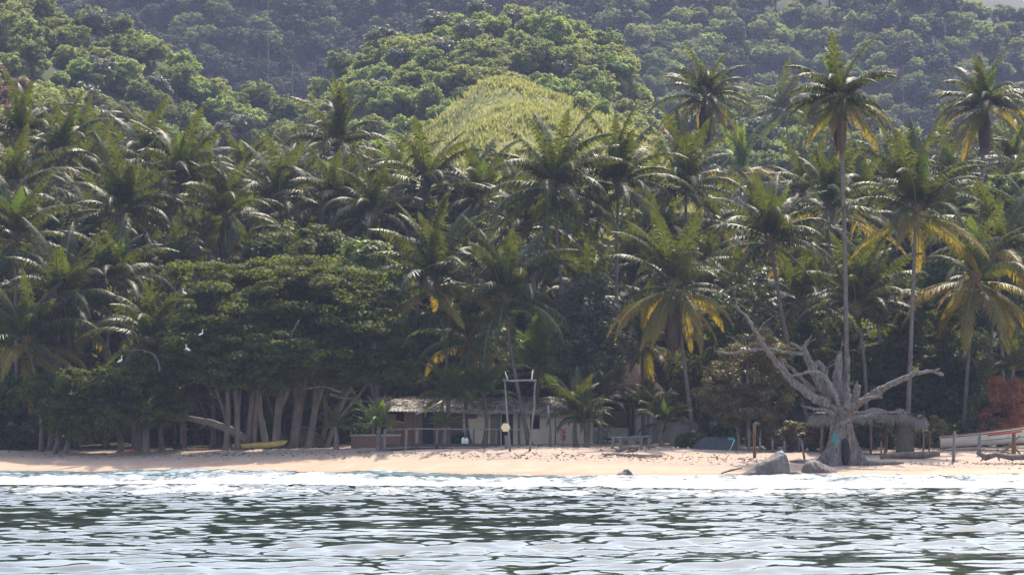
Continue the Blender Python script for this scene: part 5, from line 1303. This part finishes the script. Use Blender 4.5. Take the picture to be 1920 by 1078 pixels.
lone_post(1480, 1479, 790, 188, .04, 'wood_brown', 'thin tall stake behind the wire fence'); lone_post(1787, 1790, 808, 179, .10, 'wood_grey', 'dark grey post in the sand left of the boat'); lone_post(1836, 1837, 811, 183, .11, 'wood_grey', 'square-topped grey post in front of the boat side')
lone_post(1899, 1901, 811, 181, .15, 'wood_brown', 'thick brown post at the right end of the beach'); lone_post(1741, 1743, 806, 186, .05, 'wood_brown', 'thin brown stake right of the thatched sunshade'); lone_post(1653, 1652, 826, 181, .06, 'wood_brown', 'short stake in the shade of the sunshade')
lone_post(1866, 1912, 816, 182.2, .07, 'wood_brown', 'brown pole slanting across the boat side', 'leaning_pole'); lone_post(1922, 1892, 828, 182.5, .06, 'wood_brown', 'second brown pole crossing the slanting one', 'leaning_pole')
def drift(name, pts, rr, Y, lab, mat='wood_dead', lift=.1, extra=(), yy=None):
    b = Vector((xat(pts[0][0], Y), Y, gz(xat(pts[0][0], Y), Y))); o = empty(name, b, lab, 'driftwood')
    P = [at(x, y, Y + .15 * math.sin(i * 2)) - b for i, (x, y) in enumerate(pts)]
    MB().tube(P, rr, 8, wob=.3).build('stem', M[mat], o)
    for e, r in extra: MB().tube([at(x, y, Y + .2) - b for x, y in e], list(np.linspace(r, r * .4, len(e))), 6, wob=.3).build('branch', M[mat], o)
drift('driftwood_log', [(1832, 848), (1848, 857), (1868, 852), (1893, 857), (1930, 856)], [.1, .2, .17, .2, .2], 178, 'long twisted driftwood log at the right edge of the sand', extra=[([(1840, 852), (1835, 841), (1831, 838)], .1), ([(1868, 853), (1880, 846), (1895, 850)], .1), ([(1848, 857), (1838, 864)], .09), ([(1872, 856), (1874, 864)], .08), ([(1897, 858), (1899, 865)], .08)])
drift('driftwood_log', [(1650, 855), (1690, 853), (1730, 852), (1762, 850)], [.14, .2, .22, .15], 181, 'straight dark log lying behind the dead tree roots', 'bark', extra=[([(1690, 853), (1700, 848)], .07), ([(1735, 852), (1745, 847)], .07)])
drift('driftwood_branch', [(1140, 853), (1160, 845), (1178, 838), (1198, 838), (1195, 843), (1175, 847)], [.06, .1, .12, .12, .08, .05], 183, 'bleached looping driftwood branch on the beach centre', extra=[([(1178, 840), (1190, 849), (1215, 855)], .08), ([(1160, 846), (1150, 838)], .06), ([(1165, 846), (1158, 855)], .05), ([(1208, 850), (1214, 842)], .04)])
drift('driftwood_stick', [(1352, 887), (1372, 881), (1392, 877)], [.03, .05, .03], 170.5, 'thin dark stick left of the large boulder at the waterline', 'wood_dark')
def rock(name, px, row, Y, prof, depth, lab, seed, paint=None):
    """prof: [(px, row)] silhouette of the upper edge, left to right"""
    pts = [at(x, y, Y) for x, y in prof]; zb_ = min(pts[0].z, pts[-1].z) - .3
    c = Vector((sum(p.x for p in pts) / len(pts), Y, zb_)); xs_ = [p.x - c.x for p in pts]; zs_ = [p.z - c.z for p in pts]
    n, m_ = 48, 22; x0, x1 = xs_[0], xs_[-1]; grid = []
    for i in range(n + 1):
        u = i / n; x = x0 + (x1 - x0) * u; H = float(np.interp(x, xs_, zs_)); row_ = []
        for j in range(m_ + 1):
            a = math.pi * j / m_; w = depth * (math.sin(math.pi * min(.98, max(.02, u))) ** .5)
            k = 1 + .34 * vnoise(u * 7 + seed, j * .35, 1, seed) + .16 * vnoise(u * 19, j * .9, 1, seed + 1)
            row_.append((x, -math.cos(a) * w * k, H * (math.sin(a) ** .72) * (1 + .35 * (float(k) - 1))))
        grid.append(row_)
    o = MB().sheet(grid, True).build(name, M['rock'], None, c); tag(o, lab, 'rock')
    return o
r1 = rock('boulder', 1434, 890, 169.5, [(1386, 890), (1400, 882), (1420, 868), (1440, 858), (1456, 849), (1466, 845.5), (1473, 850), (1478, 862), (1481, 878), (1482, 890)], 1.0, 'large sloping grey boulder touched with blue paint at the waterline', 3)
rock('boulder', 1536, 888, 171.5, [(1502, 888), (1504, 874), (1512, 865), (1524, 862), (1536, 864), (1550, 871), (1566, 880), (1574, 888)], .8, 'smooth rounded grey boulder against the dead tree roots', 5)
rock('rock', 1170, 892, 167.5, [(1150, 893), (1160, 887), (1170, 881), (1178, 879), (1184, 884), (1188, 892)], .5, 'small flat rock at the water edge in the centre', 8)
rock('rock', 1488, 888, 169.2, [(1478, 889), (1484, 884), (1494, 883), (1503, 888)], .3, 'small wet stone between the two boulders', 9)
rock('rock', 1498, 866, 178.5, [(1480, 868), (1490, 862), (1502, 861), (1520, 867)], .4, 'brown stone half buried behind the rounded boulder', 12)
MB().ball(at(1466, 849, 169.0) - r1.location, (.14, .16, .09), 10, 6).build('blue_paint', M['boat_blue'], r1)
# crate and can at the left
cr = Vector((xat(333, 199), 199, gz(xat(333, 199), 199))); c_ = empty('crate', cr, 'dark box standing alone on the sand under the bough', 'crate'); MB().box(-.32, .32, -.2, .2, 0, .26).build('body', M['wood_dark'], c_); MB().box(-.35, .35, -.23, .23, .262, .3).build('lid', M['tarp'], c_)
cr = Vector((xat(251, 193.8), 193.8, gz(xat(251, 193.8), 193.8))); c_ = empty('plastic_can', cr, 'small orange-red can beside a trunk on the left', 'can'); MB().tube([(0, 0, 0), (0, 0, .3)], .1, 10).build('body', M['orange_paint'], c_); MB().tube([(-.08, 0, .3), (-.05, 0, .4), (.05, 0, .4), (.08, 0, .3)], .012, 5).build('handle', M['rope'], c_)
# red-leaved plant
rp = Vector((xat(1056, 194), 194, gz(xat(1056, 194), 194))); o = empty('red_leaved_plant', rp, 'red and white ornamental plant by the cream wall', 'plant')
mb = MB()
for i in range(60):
    a = rnd.uniform(0, 6.28); z = rnd.uniform(.3, 1.0); p = Vector((0, 0, z)); q = p + Vector((math.cos(a) * .3, math.sin(a) * .3, rnd.uniform(-.05, .35))); w = Vector((-math.sin(a), math.cos(a), 0)) * .04; mb.add([p, (p + q) / 2 + w, q, (p + q) / 2 - w], [(0, 1, 2, 3)])
mb.build('leaves', M['flower_red'], o); MB().tube([(0, 0, 0), (0, 0, 1.0)], .025, 5).build('stem', M['bark'], o)

# ------------------------------------------------------------------ birds
def egret(px, row, Y, lab, s=1.0, face=1, brown=False, cat='egret', name='egret'):
    b = at(px, row, Y); o = empty(name, b, lab, cat, 'white egrets perched in the shade trees' if not brown and row < 700 else None)
    mb = MB(); f = face
    mb.tube([(-.30 * f, 0, .22), (-.2 * f, 0, .28), (-.03 * f, 0, .36), (.10 * f, 0, .46), (.12 * f, 0, .56), (.05 * f, 0, .66), (.07 * f, 0, .74), (.12 * f, 0, .77), (.17 * f, 0, .765)],
            [.015, .07, .105, .07, .035, .026, .028, .035, .018], 10)
    mb.build('body', M['bird_brown' if brown else 'bird_white'], o)
    MB().tube([(.16 * f, 0, .765), (.28 * f, 0, .75)], [.014, .003], 6).build('beak', M['beak'], o)
    for k in (-.03, .03): MB().tube([(-.02 * f, k, .3), (0, k, .15), (-.01 * f, k, 0), (.05 * f, k, 0)], .009, 5).build('leg', M['wood_dark'], o)
    o.scale = (s * .8,) * 3
egret(226, 684, 190.6, 'white egret perched on top of the low shade tree', .95)
egret(345, 556, 191.2, 'white egret highest on the left side of the shade trees', .85, -1)
egret(378, 633, 190.6, 'white egret among dark leaves above a bare branch', .85)
egret(351, 662, 190.6, 'white egret in the lower left of the spreading shade tree', .9, -1)
egret(441, 675, 190.8, 'tiny white egret deep in the spreading shade tree', .5)
gB = Vector((xat(646, 184.5), 184.5, gz(xat(646, 184.5), 184.5))); egret(646, 868, 184.5, 'brown shorebird walking on the wet sand', .62, 1, True, 'bird', 'shorebird')
bpy.data.objects['shorebird'].location = gB
egret(1194, 886, 168.5, 'small white egret standing beside the flat rock at the water', .5, -1)
bpy.data.objects['egret.005'].location = Vector((xat(1195, 169), 169, gz(xat(1195, 169), 169)))

# ------------------------------------------------------------------ litter on the sand
mb = MB()
for i in range(3200):
    px = rnd.uniform(-20, 1940); X0 = xat(px, 185)
    if vnoise(px / 27.0, 3.3, 1, 4) < rnd.uniform(-.4, .25): continue
    if rnd.random() < .4: tt_ = float(np.interp(px, [0, 500, 900, 1300, 1920], [9, 9, 7.5, 9, 10])) + rnd.gauss(0, .7)
    elif rnd.random() < .3: px = rnd.gauss(1190, 28); X0 = xat(px, 183); tt_ = 9.3 + rnd.gauss(0, .45)
    else: tt_ = rnd.uniform(6, 26)
    Y0 = float(shore(np.array([X0]))[0]) + tt_; X0 = xat(px, Y0)
    z = gz(X0, Y0) + .015; L = rnd.uniform(.03, .10) * (2.6 if rnd.random() < .06 else 1); a = rnd.uniform(0, 3.14); w = L * rnd.uniform(.1, .3)
    d = Vector((math.cos(a) * L, math.sin(a) * L, rnd.uniform(0, .04))); s_ = Vector((-math.sin(a) * w, math.cos(a) * w, .02)); p = Vector((X0, Y0, z)); mb.add([p - d - s_, p + d - s_, p + d + s_, p - d + s_, p + Vector((0, 0, .03))], [(0, 1, 4), (1, 2, 4), (2, 3, 4), (3, 0, 4)])
tag(mb.build('beach_litter', M['debris']), 'dry leaves and twigs scattered along the high-water line', kind='stuff')

# ------------------------------------------------------------------ haze
hz = MB().box(-900, 900, -380, 1600, -8, 300)
hm, nt = new_mat('haze'); t = NT(nt)
pv = t.n('ShaderNodeVolumePrincipled'); pv.inputs['Color'].default_value = (.58, .66, 1.0, 1); pv.inputs['Density'].default_value = .00021; pv.inputs['Anisotropy'].default_value = .0
o = t.n('ShaderNodeOutputMaterial'); t.l(pv.outputs[0], o.inputs['Volume'])
tag(hz.build('haze', hm), 'thin bluish haze in the air over the sea and hills', kind='stuff')
